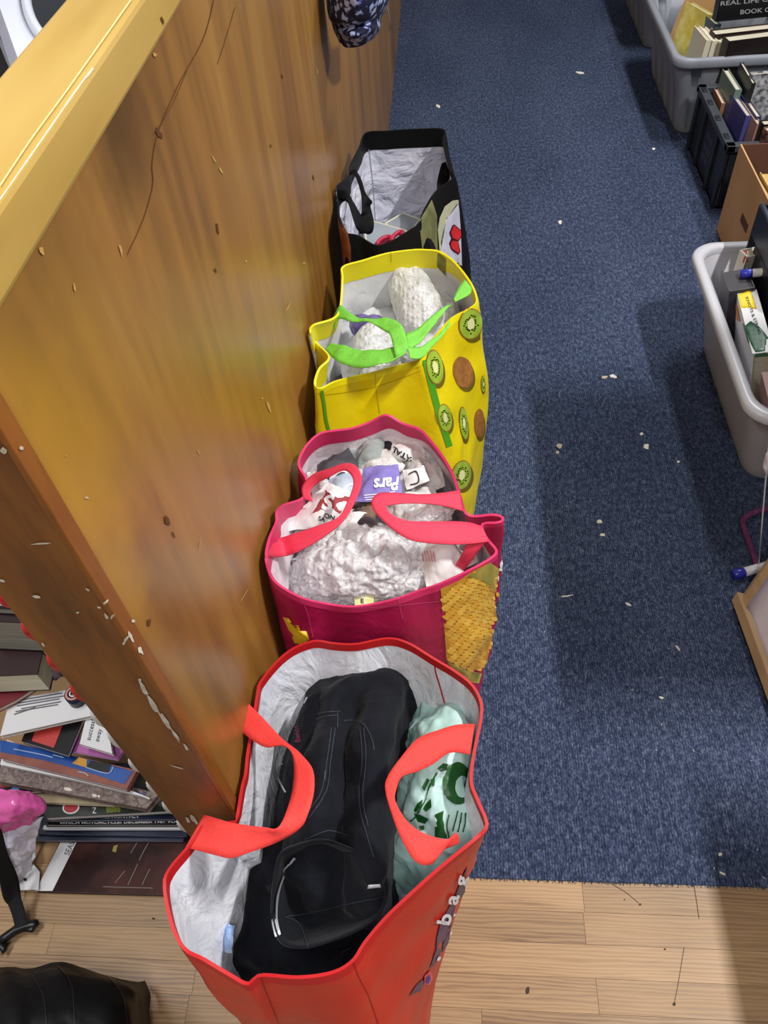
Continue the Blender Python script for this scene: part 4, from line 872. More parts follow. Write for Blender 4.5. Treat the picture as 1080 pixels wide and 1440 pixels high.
for i, (pts, lab) in enumerate((([Pb(375,940),Pb(410,900),Pb(460,880),Pb(490,890),Pb(495,910)], 'crimson strap loop at the front of the black bag'), ([Pb(480,910),Pb(510,870),Pb(550,843),Pb(575,850),Pb(560,870)], 'smaller crimson strap loop beside the grey box in the black bag'))):
    b = MB(); b.tube([G(*p, .485) for p in [tuple(s[:2]) for s in spline([(p[0], p[1], 0) for p in pts], 16)]], .0055, 8); b.build('strap_loop', M_crim, None, True, label=lab, cat='strap')
b = MB(); b.prism([G(*p, .475) for p in (Pb(375,940),Pb(440,890),Pb(495,900),Pb(500,930),Pb(420,965))], (0, 0, -.02)); b.build('crimson_purse', pm('dark_crimson', '#7d1430', .5), None, label='dark crimson purse under the straps in the black bag', cat='purse')
# ================================================================== pile of books and papers left of the partition
t_z = [0]
def yf(y): return .375 + (1253 - y) * .00085
def slab(name, label, cat, quad, th, mats, z=None, group='books and papers heaped left of the partition', pages=None, gap=0):
    """flat book: quad = pixels of its top face (front-left, front-right, back-right, back-left)"""
    if z is None: z = GY((quad[0][0] + quad[1][0]) / 2, (quad[0][1] + quad[1][1]) / 2, yf((quad[0][1] + quad[1][1]) / 2)).z
    q = [G(*p, z) for p in quad]
    def cl(p):
        p = V(p)
        if p.y < YE + .05: p.x = min(p.x, XP - .078)
        return p
    q = [cl(p) for p in q]
    c = sum(q, V((0, 0, 0))) / 4
    t = thing(name, (c.x, c.y, z - th), label, cat, group)
    ct = min(.0025, th * .2)
    b = MB(); b.prism(q, (0, 0, -ct)); b.prism([p - V((0, 0, th - ct)) for p in q], (0, 0, -ct))
    e = (q[3] - q[0]).normalized() * .002
    b.prism([q[3] - V((0, 0, ct)), q[2] - V((0, 0, ct)), q[2] - e - V((0, 0, ct)), q[3] - e - V((0, 0, ct))], (0, 0, -(th - 2 * ct)))
    bm = bmesh.new(); vv = [bm.verts.new(p) for p in b.v]
    for f in b.f: bm.faces.new([vv[i] for i in f])
    bmesh.ops.remove_doubles(bm, verts=bm.verts[:], dist=1e-5); bm.verts.index_update(); b.v = [p.co.copy() for p in bm.verts]; b.f = [tuple(p.index for p in f.verts) for f in bm.faces]; bm.free()
    top = mk('cover', b.v, b.f, mats, t, False)
    inner = [c + (p - c) * .975 - V((0, 0, ct)) for p in q]
    for p in inner: p.z = z - ct
    b = MB(); b.prism(inner, (0, 0, -(th - 2 * ct))); b.build('pages', pages or M_pages, t)
    t_z[0] = z
    return t, top, bvh(top)
M_pages = pm('page_edges', '#c9c2b0', .8, '#b3ab98', 220, (.02, .02, 1), bump=.3, bsc=300, bst=(.02, .02, 1))
M_pagesg = pm('grey_page_edges', '#9a968a', .8, '#857f72', 200, (.02, .02, 1), bump=.3, bsc=260, bst=(.02, .02, 1))
M_wp = pm('white_gloss_paper', '#d9d8da', .4); M_bk = pm('black_gloss_cover', '#17171b', .3); M_nv = pm('navy_gloss_cover', '#161c30', .3, '#1e2740', 20)
M_brown = pm('dark_photo_cover', '#24110f', .45, '#482824', 14, lo=.42, hi=.66, spec=.12)
t, top, T = slab('magazine', 'glossy dark brown magazine with white spine strip lying on the floor', 'magazine', [(50,1253),(232,1258),(275,1170),(92,1168)], .012, M_brown, z=.0145, pages=M_wp)
decal('white_strip', T, [[(50,1253),(74,1253),(112,1176),(90,1170)]], M_wp, top, .0008, 5); write('printed_lettering', T, 'SEASES', (97,1204), (4.2,-9), (-10,-3.5), M_ink, top, .0014)
M_gold = pm('print_gold', '#8a7a2a', .5); decal('printed_mark', T, [[(160,1190),(166,1188),(163,1199),(158,1197)]], M_gold, top, .001, 3)
M_faint = pm('print_faint', '#5a4440', .4)
for pts in ([(162,1242),(170,1232),(176,1225)], [(180,1245),(188,1228),(194,1215)], [(200,1245),(206,1232),(211,1222)], [(145,1247),(170,1248),(215,1249)], [(184,1200),(190,1190),(194,1184)], [(196,1210),(203,1196),(210,1184)]): line('printed_line', T, pts, 1.4, M_faint, top, .001, 12)
# magazines stacked with their spines to the front
zc = .0155
spec = [((32,1182),(258,1182),'dark navy magazine lowest in the stack, above the brown one',M_nv,.012), ((50,1172),(262,1176),'navy magazine with folded corner, second in the stack',M_nv,.009), ((60,1166),(255,1166),'thin magazine with pale edges in the middle of the stack',M_wp,.007),
        ((62,1160),(250,1160),'black magazine with lettered spine in the stack',M_bk,.012), ((62,1154),(246,1152),'navy magazine with lettered spine on top of the stack',M_nv,.010)]
for i, (a, b_, lab, m, th) in enumerate(spec):
    zc += th
    t, top, T = slab('magazine', lab, 'magazine', [a, b_, (b_[0] + 12, b_[1] - 80), (a[0] + 30, a[1] - 80)], th, m, z=zc, pages=M_wp)
    zc += .004
    if i == 3:
        Tt = bvh(*[o for o in GEO if o.parent is t]); write('printed_lettering', Tt, 'WHICH MOTORCYCLE? DECEMBER 1987 VOL', (84,1159.2), (8.2,-.1), (.3,-5.2), M_wp, t, .0012, .02)
    if i == 4:
        Tt = bvh(*[o for o in GEO if o.parent is t]); write('printed_lettering', Tt, 'MOTORCYCLE MONTHLY', (100,1151.5), (8.2,-.1), (.2,-4.6), M_wp, t, .0012, .02)
t, top, T = slab('magazine', 'dark green magazine with red oval and yellow figures', 'magazine', [(62,1150),(240,1140),(238,1080),(64,1090)], .018, pm('dark_green_gloss', '#262c28', .3, '#343a34', 20), z=zc + .020, pages=M_wp); zc += .022
decal('printed_oval', T, [ell(100,1136,12,9,-10)], M_wp, top, .001, 4); decal('printed_oval', T, [ell(100,1136,10,7,-10)], pm('print_red', '#a81f2c', .4), top, .0016, 4)
write('printed_lettering', T, '8888', (150,1143), (10,-.8), (-1,-12), pm('print_yellow_green', '#7d8430', .4), top, .001, .03); write('printed_lettering', T, 'Z', (130,1144), (9,0), (0,-12), M_wp, top, .001)
def pl2(name, label, cat, quad, th, mat, pages=None, dz=0.004):
    global zc
    zc += th + dz
    return slab(name, label, cat, quad, th, mat, z=zc, pages=pages)
M_fur = pm('brown_fur_cover', '#5c4c48', .8, '#8d7f7a', 60, (1, 1, 1), bump=.8, bsc=70, dist=2.5)
t, top, T = pl2('booklet', 'thin cream booklet poking out above the dark green magazine', 'booklet', [(0,1126),(160,1132),(170,1090),(0,1080)], .010, pm('cream_cover', '#b8a884', .6), M_wp)
t, top, T = pl2('booklet', 'dark booklet with blue tag at the left edge of the heap', 'booklet', [(-10,1116),(62,1112),(75,1085),(-10,1085)], .012, M_bk, M_wp); decal('blue_tag', T, [[(17,1113),(27,1113),(28,1094),(18,1094)]], pm('cyan_tag', '#2f8fd0', .5), top, .001, 3); decal('red_patch', T, [[(0,1108),(16,1107),(16,1098),(0,1099)]], pm('patch_red', '#8c2430', .5), top, .001, 3)
t, top, T = pl2('furry_book', 'grey-brown book with fur patterned cover, slanting across the heap', 'book', [(-5,1098),(206,1137),(224,1116),(-5,1060)], .020, M_fur, M_fur)
decal('purple_sticker', T, [[(181,1112),(206,1116),(204,1121),(180,1116)]], pm('violet_sticker', '#3a2a6e', .4), top, .001, 3); write('printed_lettering', T, 'TAX', (184,1119), (9,1.5), (-.5,-6), M_wp, top, .0016)
for q in ((95,1110,6,2.5), (133,1119,4,2.5), (139,1120,2,2)): decal('paint_fleck', T, [ell(*q[:2], q[2], q[3], 15, 10, .4, q[0])], M_chip, top, .001, 2)
t, top, T = pl2('booklet', 'white stapled booklet under the blue book', 'booklet', [(0,1075),(110,1098),(210,1122),(10,1040)], .008, M_wp)
M_blue = pm('blue_worn_cover', '#143f86', .35, '#1c4f9c', 16)
t, top, T = pl2('blue_book', 'worn blue book with red-brown border and dark picture', 'book', [(0,1066),(178,1110),(193,1083),(0,1040)], .014, pm('red_brown_border', '#7c4238', .5, '#8c5244', 40), M_wp)
decal('blue_panel', T, [[(0,1058),(60,1069),(120,1085),(175,1103),(187,1085),(160,1068),(90,1056),(0,1041)]], M_blue, top, .0010, 8)
decal('dark_picture', T, [[(128,1070),(160,1074),(153,1088),(122,1080)]], M_bk, top, .0018, 5); decal('orange_picture', T, [[(108,1062),(128,1067),(122,1080),(102,1074)]], pm('orange_print', '#c08a2c', .4), top, .0018, 5)
for pts in ([(122,1080),(153,1088),(161,1073)], [(20,1054),(60,1062),(75,1066)], [(75,1062),(90,1066)], [(110,1086),(120,1088),(125,1092)]): line('worn_line', T, pts, 1.2, pm('worn_blue_white', '#9db4d2', .6), top, .0024, 16)
t, top, T = pl2('booklet', 'pink edged booklet tucked behind the post', 'booklet', [(60,1050),(165,1068),(180,1045),(70,1030)], .008, pm('orchid_cover', '#a85c9c', .5), M_wp)
t, top, T = pl2('curled_booklet', 'black and red booklet with curled page edge', 'booklet', [(30,1042),(95,1062),(118,1008),(40,1018)], .012, M_bk, M_wp); decal('red_picture', T, [[(45,1042),(76,1052),(90,1016),(52,1020)]], pm('vermilion_print', '#b83c38', .4), top, .001, 6)
t, top, T = pl2('booklet', 'white page with bold words beside the post', 'booklet', [(112,1046),(158,1060),(150,1015),(122,1005)], .010, M_wp); write('printed_lettering', T, 'successful', (127,1042), (2.2,-9), (-9,-2), M_ink, top, .001); write('printed_lettering', T, 'away', (139,1044), (2.2,-9), (-9,-2), M_ink, top, .001)
t, top, T = pl2('white_booklet', 'white booklet printed with small black text, on top of the heap', 'booklet', [(0,1035),(130,1006),(118,966),(14,984)], .010, M_wp)
for k, (x0, x1) in enumerate(((28,88), (26,90), (24,84), (30,86), (22,82), (20,50))): line('printed_line', T, [(x0, 985 + k * 4), (x1, 975 + k * 4)], 1.5, pm('grey_ink', '#5c5c64', .7), top, .001, 8)
ZW = zc
t, top, T = pl2('red_book', 'dark red book lying under the maroon hardback', 'book', [(-10,1000),(20,985),(60,960),(-10,960)], .012, pm('dark_red_cover', '#6c1420', .5))
t, top, T = pl2('maroon_hardback', 'maroon hardback with cream page edges', 'book', [(-40,952),(52,948),(60,915),(-40,905)], .060, pm('maroon_cover', '#2c1216', .5), pm('cream_page_edges', '#d9d3b8', .8, '#cbc3a6', 200, (.02, .02, 1)))
t, top, T = pl2('thick_book', 'thick old book with grey page edges above the maroon hardback', 'book', [(-40,872),(48,876),(40,830),(-40,830)], .095, pm('dark_brown_cover', '#2c1a1c', .6), M_pagesg)
t, top, T = pl2('dark_book', 'dark book above the thick grey-edged book', 'book', [(-40,853),(30,857),(20,815),(-40,815)], .018, pm('plum_cover', '#2a1a20', .6), M_pagesg)
t, top, T = pl2('pale_book', 'pale book on top of the pile beside the post', 'book', [(-40,838),(20,846),(10,800),(-40,800)], .02, M_wp)
# hair net, roll of tape
lump('crumpled_ribbon', [(66,950,ZW+.012,.003),(72,946,ZW+.013,.012),(82,938,ZW+.016,.016),(92,934,ZW+.013,.012),(96,930,ZW+.012,.003)], pm('mauve_mesh', '#7d6a72', .7, '#4e3e46', 40, bump=.8, bsc=60), None, .006, 60, .006, 60, 4, label='crumpled mauve mesh beside the maroon hardback', cat='mesh', nu=30, nv=24)
rt = thing('tape_reel', G(102, 990, ZW), 'small dark blue reel with pink label ring on the white booklet', 'reel')
cz = G(103, 975, ZW + .0255); b = MB(); b.tube([cz - V((0, 0, .025)), cz], .016, 24); b.build('reel_body', pm('navy_plastic', '#1a1e33', .35), rt, True)
b = MB(); b.tube([cz + V((.012 * math.cos(a), .012 * math.sin(a), .0006)) for a in [i * math.pi / 12 for i in range(24)]], .0022, 6, True); b.build('label_ring', pm('salmon_print', '#c98a80', .5), rt, True)
b = MB(); b.tube([cz + V((.006 * math.cos(a), .006 * math.sin(a), .0006)) for a in [i * math.pi / 12 for i in range(24)]], .0014, 6, True); b.build('inner_ring', M_wp, rt, True)
# plastic clips on the post's back edge
M_rc = pm('red_clip_plastic', '#b81f26', .35); M_wc = pm('white_clip_plastic', '#c9c7c2', .4)
for i, (x, y, l, m, lab) in enumerate([(6,836,20,M_rc,'topmost red plastic clip on the edge of the post'),(41,881,22,M_rc,'second red plastic clip down the edge of the post'),(73,926,22,M_rc,'third red plastic clip down the edge of the post'),(106,968,22,M_rc,'lowest red plastic clip on the edge of the post, above the reel'),
        (131,1004,22,M_wc,'long white plastic clip just below the reel'),(152,1034,22,M_wc,'white plastic clip beside the page with bold words'),(180,1070,17,M_wc,'white plastic clip beside the blue book corner'),(205,1102,17,M_wc,'white plastic clip beside the fur patterned book'),(226,1130,15,M_wc,'white plastic clip beside the green magazine'),(246,1156,15,M_wc,'white plastic clip beside the lettered spines'),(262,1182,10,M_wc,'lowest white plastic clip by the red bag rim')]):
    p = GY(x, y, YE + .012); a = GY(x - l * .42, y - l * .62, YE + .012); c = GY(x + l * .42, y + l * .62, YE + .012)
    b = MB(); ps = [a.lerp(c, k / 8) for k in range(9)]; ps = [V((XP - .0755 - .004 * math.sin(math.pi * k / 8), YE + .010, q.z)) for k, q in enumerate(ps)]
    b.tube(ps, [.002, .0045, .0055, .006, .006, .006, .0055, .0045, .002], 10); b.build('plastic_clip', m, None, True, label=lab, cat='clip', group='plastic clips on the post edge')
# pink and white plastic bags, loose papers
surf('pink_plastic_bag', [[(-15,1112,.20),(10,1112,.22),(40,1116,.215),(62,1128,.20)], [(-15,1130,.21),(10,1130,.235),(40,1132,.225),(64,1138,.20)], [(-15,1150,.19),(8,1152,.205),(30,1148,.20),(55,1142,.19)], [(-15,1168,.14),(5,1166,.15),(25,1160,.15),(45,1152,.15)]], 50, 50, pm('hot_pink_film', '#e668b0', .25, '#de5aa6', 14, bump=.5, bsc=34, spec=.8), None, .006, 30, 4, .006, 28, label='shiny pink plastic bag at the left edge of the heap', cat='plastic bag')
surf('white_plastic_bag', [[(10,1165,.13),(30,1152,.15),(62,1148,.15)], [(8,1190,.12),(28,1172,.14),(55,1160,.14)], [(10,1220,.06),(28,1205,.08),(48,1185,.09)], [(12,1250,.02),(25,1240,.03),(42,1222,.03)]], 50, 40, pm('white_film', '#cfccdc', .3, '#dedbe8', 14, bump=.5, bsc=40), None, .006, 30, 14, .006, 28, label='white translucent plastic bag hanging below the pink one', cat='plastic bag')
b = MB(); b.prism([G(*p, .03) for p in ((22,1222),(46,1180),(50,1205),(26,1236))], (0, 0, -.0008)); b.build('paper_slip', pm('cool_white_paper', '#d2d8e6', .6), None, label='pale blue-white slip of paper beside the white strip', cat='paper')
b = MB(); b.prism([G(*p, .022) for p in ((24,1236),(44,1212),(56,1226),(54,1251),(24,1252))], (0, 0, -.0008)); pc = b.build('paper_card', M_wp, None, label='small white card with a black mark beside the brown magazine', cat='paper'); decal('printed_mark', bvh(pc), [ell(36,1237,3,2,20,10,.5)], M_ink, pc, .001, 2)
# ---------------------------------------------------------------- black strap with buckle, black leather bag
M_web = pm('black_web_strap', '#121215', .8, '#1a1a1e', 300, bump=.5, bsc=500); M_bplas = pm('black_buckle_plastic', '#0d0d0f', .35)
st = thing('buckle_strap', G(20, 1290, 0), 'black webbing strap with plastic buckle hanging over the laminate floor', 'strap')
strip('webbing', [(-8,1150),(2,1170),(10,1200),(24,1232),(30,1262)], [(-30,1180),(-20,1200),(-4,1230),(4,1262),(10,1270)], [.20,.17,.12,.07,.045], M_web, st, 40, 4, th=.002)
strip('webbing', [(28,1258),(34,1276),(40,1300)], [(10,1268),(17,1286),(22,1306)], [.05,.035,.022], M_web, st, 20, 4, th=.002)
for pts, r in (([(54,1296),(48,1300),(36,1303),(22,1308),(8,1318),(-6,1328)], [.005,.007,.008,.008,.008,.008]), ([(52,1294),(44,1308),(34,1306)], [.004,.005,.005]), ([(-4,1322),(6,1336),(10,1326)], [.005,.006,.004]), ([(18,1312),(4,1322),(-6,1340)], [.004,.004,.004])):
    b = MB(); b.tube([G(x, y, .016) for x, y in pts], r, 10); b.build('buckle', M_bplas, st, True)
lb = thing('black_leather_bag', G(90, 1420, 0), 'shiny black leather bag at the bottom left corner', 'bag')
M_leather = pm('black_leather', '#070708', .5, '#0b0b0c', 10, bump=.25, bsc=14, bdist=.01, spec=.3)
f = surf('leather_body', [[(-40,1362,.06),(10,1362,.10),(45,1362,.11),(80,1356,.12),(120,1362,.12),(165,1372,.11),(192,1380,.08),(200,1384,.02)],
      [(-40,1380,.14),(10,1380,.19),(45,1382,.19),(80,1374,.19),(120,1380,.19),(165,1384,.18),(192,1390,.15),(206,1398,.03)],
      [(-40,1410,.20),(10,1410,.235),(45,1412,.23),(80,1408,.225),(120,1410,.225),(160,1412,.21),(188,1415,.17),(206,1420,.03)],
      [(-40,1450,.22),(10,1450,.25),(45,1450,.24),(80,1450,.24),(120,1450,.235),(160,1450,.22),(188,1450,.17),(206,1450,.03)],
      [(-40,1520,.22),(10,1520,.25),(45,1520,.24),(80,1520,.24),(120,1520,.235),(160,1520,.22),(188,1520,.17),(200,1520,.03)]], 70, 90, M_leather, lb, .004, 9, 3, .005, 8, .003)
for pts in ([(45,1372),(60,1400),(66,1440)], [(80,1358),(100,1385),(105,1440)], [(150,1372),(172,1400),(178,1440)]): line('fold_seam', bvh(f), pts, 1.6, pm('leather_seam', '#1e1e22', .4), lb, .0012, 24)
# ================================================================== tubs, crates and books right of the aisle
def rrect(x0, x1, y0, y1, r, k=6):
    out = []
    for cx, cy, a0 in ((x1 - r, y0 + r, -90), (x1 - r, y1 - r, 0), (x0 + r, y1 - r, 90), (x0 + r, y0 + r, 180)):
        for i in range(k + 1):
            a = math.radians(a0 + 90 * i / k); out.append((cx + r * math.cos(a), cy + r * math.sin(a)))
    return out
def dense(pts, step=.012):
    out = []; n = len(pts)
    for i in range(n):
        a, b = pts[i], pts[(i + 1) % n]; L = math.hypot(b[0] - a[0], b[1] - a[1]); m = max(1, int(L / step))
        for k in range(m): out.append((a[0] + (b[0] - a[0]) * k / m, a[1] + (b[1] - a[1]) * k / m))
    return out
def tub(name, label, x0, x1, y0, y1, h, mat, taper=.06, r=.05, lip=.018, lip_h=.03, flutes=None, cat='tub', loc=None, lipmat=None, th=.004):
    t = thing(name, ((x0 + x1) / 2, (y0 + y1) / 2, 0), label, cat)
    base = dense(rrect(x0, x1, y0, y1, r)); cx, cy = (x0 + x1) / 2, (y0 + y1) / 2; n = len(base); hx, hy = (x1 - x0) / 2, (y1 - y0) / 2
    def ringat(inset, z, fl=0):
        o = []
        for x, y in base:
            dx = (x - cx); dy = (y - cy); k = inset
            nx = cx + dx * (1 - k / hx); ny = cy + dy * (1 - k / hy)
            if flutes and fl:
                if abs(abs(dx) - hx) < .002:
                    ph = flutes(y); nx -= math.copysign(ph * fl, dx)
                elif abs(abs(dy) - hy) < .002:
                    ph = flutes(x); ny -= math.copysign(ph * fl, dy)
            o.append(V((nx, ny, z)))
        return o
    def loftr(rings, capb=False):
        b = MB(); vs = [p for r_ in rings for p in r_]; fs = []
        for i in range(len(rings) - 1):
            for k in range(n): fs.append((i * n + k, i * n + (k + 1) % n, (i + 1) * n + (k + 1) % n, (i + 1) * n + k))
        b.add(vs, fs)
        return b
    lb = lip; zs = h - lip_h
    outer = [ringat(lb + taper, .002), ringat(lb + taper - .004, .012), ringat(lb + taper * .85, .04, 1), ringat(lb + taper * .5, h * .5, 1), ringat(lb + taper * .1, zs - .03, 1), ringat(lb, zs)]
    inner = [ringat(lb + th, zs), ringat(lb + th + taper * .5, h * .5, 1), ringat(lb + th + taper * .85, .04, 1), ringat(lb + th + taper, .01)]
    b = loftr(outer + inner); m = len(b.v); b.f += [tuple(range(n - 1, -1, -1)), tuple(m - n + k for k in range(n))]
    bo = b.build('tub_body', mat, t, True)
    lp = [ringat(lb, zs), ringat(.004, zs - .004), ringat(.0, zs + .004), ringat(.001, h - .006), ringat(.006, h), ringat(lb * .8, h), ringat(lb + th, h - .004), ringat(lb + th, zs)]
    l = loftr(lp).build('rim', lipmat or mat, t, True)
    return t, bo, l
M_grey = pm('grey_tub_plastic', '#868a93', .45, '#7c8089', 8)
fl = lambda u: .016 if (u * 6.0) % 1.0 < .34 else 0.0
tub('storage_tub', 'grey plastic storage tub full of books, nearer of the two grey tubs', .80, 1.28, 3.07, 3.82, .30, M_grey, .055, .06, .022, .03, fl)
tub('storage_tub', 'grey plastic storage tub farthest along the aisle', .81, 1.28, 3.90, 4.65, .30, M_grey, .055, .06, .022, .03, fl)
M_clear = bpy.data.materials.new('milky_clear_plastic'); M_clear.use_nodes = True
nt = M_clear.node_tree; bs = nt.nodes['Principled BSDF']; bs.inputs['Base Color'].default_value = lin('#c9c6cc'); bs.inputs['Roughness'].default_value = .3
tr = nt.nodes.new('ShaderNodeBsdfTransparent'); tr.inputs[0].default_value = (.93, .92, .94, 1); mx = nt.nodes.new('ShaderNodeMixShader'); mx.inputs[0].default_value = .72
nt.links.new(tr.outputs[0], mx.inputs[1]); nt.links.new(bs.outputs[0], mx.inputs[2]); nt.links.new(mx.outputs[0], nt.nodes['Material Output'].inputs[0])
M_clip = pm('milky_rim_plastic', '#c0c0c6', .3, alpha=.9)
tub('clear_storage_tub', 'milky clear plastic tub of books beside the carpet aisle', .635, 1.06, 1.26, 1.95, .28, M_clear, .06, .07, .024, .022, None, 'tub', None, M_clip, .003)
# folding black crate with frame, posts and slots
cr8 = thing('folding_crate', (1.1, 2.82, 0), 'black folding plastic crate full of books', 'crate')
M_crate = pm('black_crate_plastic', '#17191d', .4, '#1f2227', 10); M_crate2 = pm('dark_grey_crate_rim', '#3a3f46', .4)
x0, x1, y0, y1, h = .89, 1.38, 2.58, 3.05, .225
b = MB(); b.box((x0, y0, h - .022), (x0 + .03, y1, h), bev=.003); b.build('rim', M_crate2, cr8)
b = MB(); b.box((x0, y0, h - .022), (x1, y0 + .03, h), bev=.003); b.build('rim', M_crate2, cr8)
b = MB(); b.box((x0, y1 - .03, h - .022), (x1, y1, h), bev=.003); b.build('rim', M_crate2, cr8)
b = MB(); b.box((x1 - .03, y0, h - .022), (x1, y1, h), bev=.003); b.build('rim', M_crate2, cr8)
b = MB(); b.box((x0 + .012, y0 + .02, .004), (x0 + .018, y1 - .02, h - .022)); b.build('side_wall', M_crate, cr8)
b = MB(); b.box((x0 + .02, y0 + .012, .004), (x1 - .02, y0 + .018, h - .022)); b.build('side_wall', M_crate, cr8)
b = MB(); b.box((x0 + .02, y1 - .018, .004), (x1 - .02, y1 - .012, h - .022)); b.build('side_wall', M_crate, cr8)
b = MB(); b.box((x0 + .012, y0 + .012, .003), (x1 - .012, y1 - .012, .012)); b.build('crate_floor', M_crate, cr8)
for y in (y0 + .01, y0 + .13, y1 - .16, y1 - .04):
    b = MB(); b.box((x0 + .004, y, .0026), (x0 + .014, y + .03, h - .022), bev=.002); b.build('rib', M_crate, cr8)
for y in (y0 + .05, y0 + .18, y0 + .30, y0 + .40):
    b = MB(); b.box((x0 + .004, y, h - .005), (x0 + .02, y + .035, h + .004), bev=.002); b.build('hinge_tab', M_crate, cr8)
for i in range(4):
    for j in range(3):
        b = MB(); b.box((x0 + .0105, y0 + .19 + i * .022, .06 + j * .035), (x0 + .0125, y0 + .20 + i * .022, .08 + j * .035)); b.build('slot', M_steel, cr8)
# cardboard box
M_card = pm('brown_cardboard', '#c49a6e', .75, '#b88e62', 6, bump=.1, bsc=60); M_cardi = pm('cardboard_inner_shade', '#5c3a2c', .8)  # second one is a darkened copy: shade inside the box put into the colour
cbx = thing('cardboard_box', (1.04, 2.28, 0), 'open brown cardboard box of paperbacks next to the black crate', 'box')
x0, x1, y0, y1, h = .885, 1.20, 2.06, 2.46, .29
def wall(lo, hi, m=M_card, nm='box_wall'): b = MB(); b.box(lo, hi, bev=.001); return b.build(nm, m, cbx)
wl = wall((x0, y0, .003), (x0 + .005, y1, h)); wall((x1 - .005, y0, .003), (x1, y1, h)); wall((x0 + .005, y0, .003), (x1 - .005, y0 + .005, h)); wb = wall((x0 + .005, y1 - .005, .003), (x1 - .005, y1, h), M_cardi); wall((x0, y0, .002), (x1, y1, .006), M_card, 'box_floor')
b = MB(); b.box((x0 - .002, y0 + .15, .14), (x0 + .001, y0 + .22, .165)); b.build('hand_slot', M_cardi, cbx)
# ---------------------------------------------------------------- books: local x = thickness, y = depth (spine at -y), z = height
def book(name, label, x, y, z, th, dp, ht, cover, yaw=0, tilt=0, pages=None, group=None, lean=0, cat='book'):
    M = Matrix.Translation((x, y, z)) @ Matrix.Rotation(math.radians(yaw), 4, 'Z') @ Matrix.Rotation(math.radians(tilt), 4, 'Y') @ Matrix.Rotation(math.radians(lean), 4, 'X')
    t = thing(name, (x, y, z), label, cat, group); ct = min(.003, th * .15)
    b = MB(); b.box((0, 0, 0), (ct, dp, ht), M); b.box((th - ct, 0, 0), (th, dp, ht), M); b.box((0, -.001, 0), (th, ct, ht), M); c = b.build('cover', cover, t)
    b = MB(); b.box((ct, ct, .004), (th - ct, dp - .004, ht - .004), M); b.build('pages', pages or M_pages, t)
    return t, c
def C(name, c, r=.4, c2=None, sc=20): return pm(name, c, r, c2, sc)
M_sticker = pm('yellow_sticker', '#d8a81c', .5)
# in the grey tub
g = 'books in the nearer grey tub'
y = 3.14
b1 = book('book', 'dark brown hardback with yellow sticker facing the aisle in the grey tub', .965, 3.13, .10, .05, .34, .25, C('espresso_cover', '#1f1412'), -80, 0, group=g)[1]
for i, (dx, c, lab) in enumerate([(.905,'#d9d2b8','cream paperback standing at the rim of the grey tub'),(.928,'#e0d8c0','ivory paperback beside the cream one in the grey tub'),(.951,'#c9c0a0','buff paperback against the brown hardback in the grey tub')]):
    book('paperback', lab, dx, 3.17, .09, .02, .14, .235 - i * .004, C('pale_cover_%d' % i, c), 6, 4, group=g, cat='book')
b2 = book('book', 'black hardback lying on top of the books in the grey tub', .965, 3.31, .345, .04, .5, .2, C('black_lettered_cover', '#101014', .3), -84, -3, group=g)
book('book', 'yellow paperback at the back of the grey tub', .93, 3.36, .13, .03, .16, .21, C('yellow_cover', '#c9b23a', .4, '#d8cc7c', 30), 20, 12, group=g)
book('book', 'tan paperback leaning at the back of the grey tub', .96, 3.44, .14, .04, .18, .23, C('tan_cover', '#c8a06c', .5), 25, 18, group=g)
book('book', 'grey-blue paperback between the ivory ones in the grey tub', .95, 3.30, .12, .025, .14, .21, C('slate_cover', '#5a6a70', .5), 10, 8, group=g)
book('book', 'second dark hardback under the black one in the grey tub', .95, 3.25, .10, .05, .3, .23, C('umber_cover', '#2a1a14', .5), -82, 0, group=g)
TB = bvh(*[o for o in GEO if o.parent is b2[0]])
write('printed_lettering', TB, 'REAL LIFE CRIME', (1012,8), (13,-1.2), (1,-9), pm('silver_print', '#9a9aa0', .4), b2[0], .0015, .01); write('printed_lettering', TB, 'BOOK OF', (1040,20), (11,-1), (1,-9), MATS['silver_print'], b2[0], .0015, .01)
decal('price_sticker', bvh(b1), [[(984,40),(1006,37),(1006,50),(984,54)]], M_sticker, b1.parent, .0016, 4); decal('round_sticker', bvh(b1), [ell(1008,50,7,5)], pm('pinkish_sticker', '#b79a98', .5), b1.parent, .002, 3)
# in the black crate
g = 'books in the black crate'
bk = {}
for i, (x, yy, th, ht, c, lab, yaw) in enumerate([(.935,2.90,.014,.20,'#9a6a52','thin tan book at the left of the black crate',0),(.955,2.86,.022,.26,'#6c8078','sage green book in the black crate',2),(.985,2.81,.012,.30,'#1c1c1c','tall black-edged book in the black crate',0),(.965,2.72,.020,.235,'#4a4c88','purple-blue paperback in the black crate',4),(.99,2.70,.018,.24,'#30345c','navy paperback in the black crate',3),(.985,2.66,.016,.235,'#a58078','dusty pink spined book in the black crate',3)]):
    bk[i] = book('book', lab, x, yy, .02, th, .17, ht, C('crate_cover_%d' % i, c), yaw, 2, group=g)
cvA = book('picture_book', 'white patterned book with yellow sticker standing in the black crate', 1.0, 2.87, .02, .02, .26, .31, C('white_pattern', '#c9c9c8', .4, '#4a4a58', 60), -86, 0, group=g)
cvB = book('book', 'black book with pale page edges facing forward in the black crate', 1.0, 2.665, .02, .035, .3, .245, C('black_cover_crate', '#17181a', .4), -84, 0, group=g)
cvC = book('graphic_book', 'red spined book with a maroon patterned cover at the front of the black crate', .995, 2.605, .02, .03, .24, .25, C('maroon_pattern', '#3c1a26', .4, '#8a6a5c', 50), -80, 0, group=g)
def TT(t): return bvh(*[o for o in GEO if o.parent is t])
write('printed_lettering', TT(cvB[0]), 'CO', (1064,120), (15,-1), (1,-15), pm('pale_print', '#8c9090', .4), cvB[0], .0015)
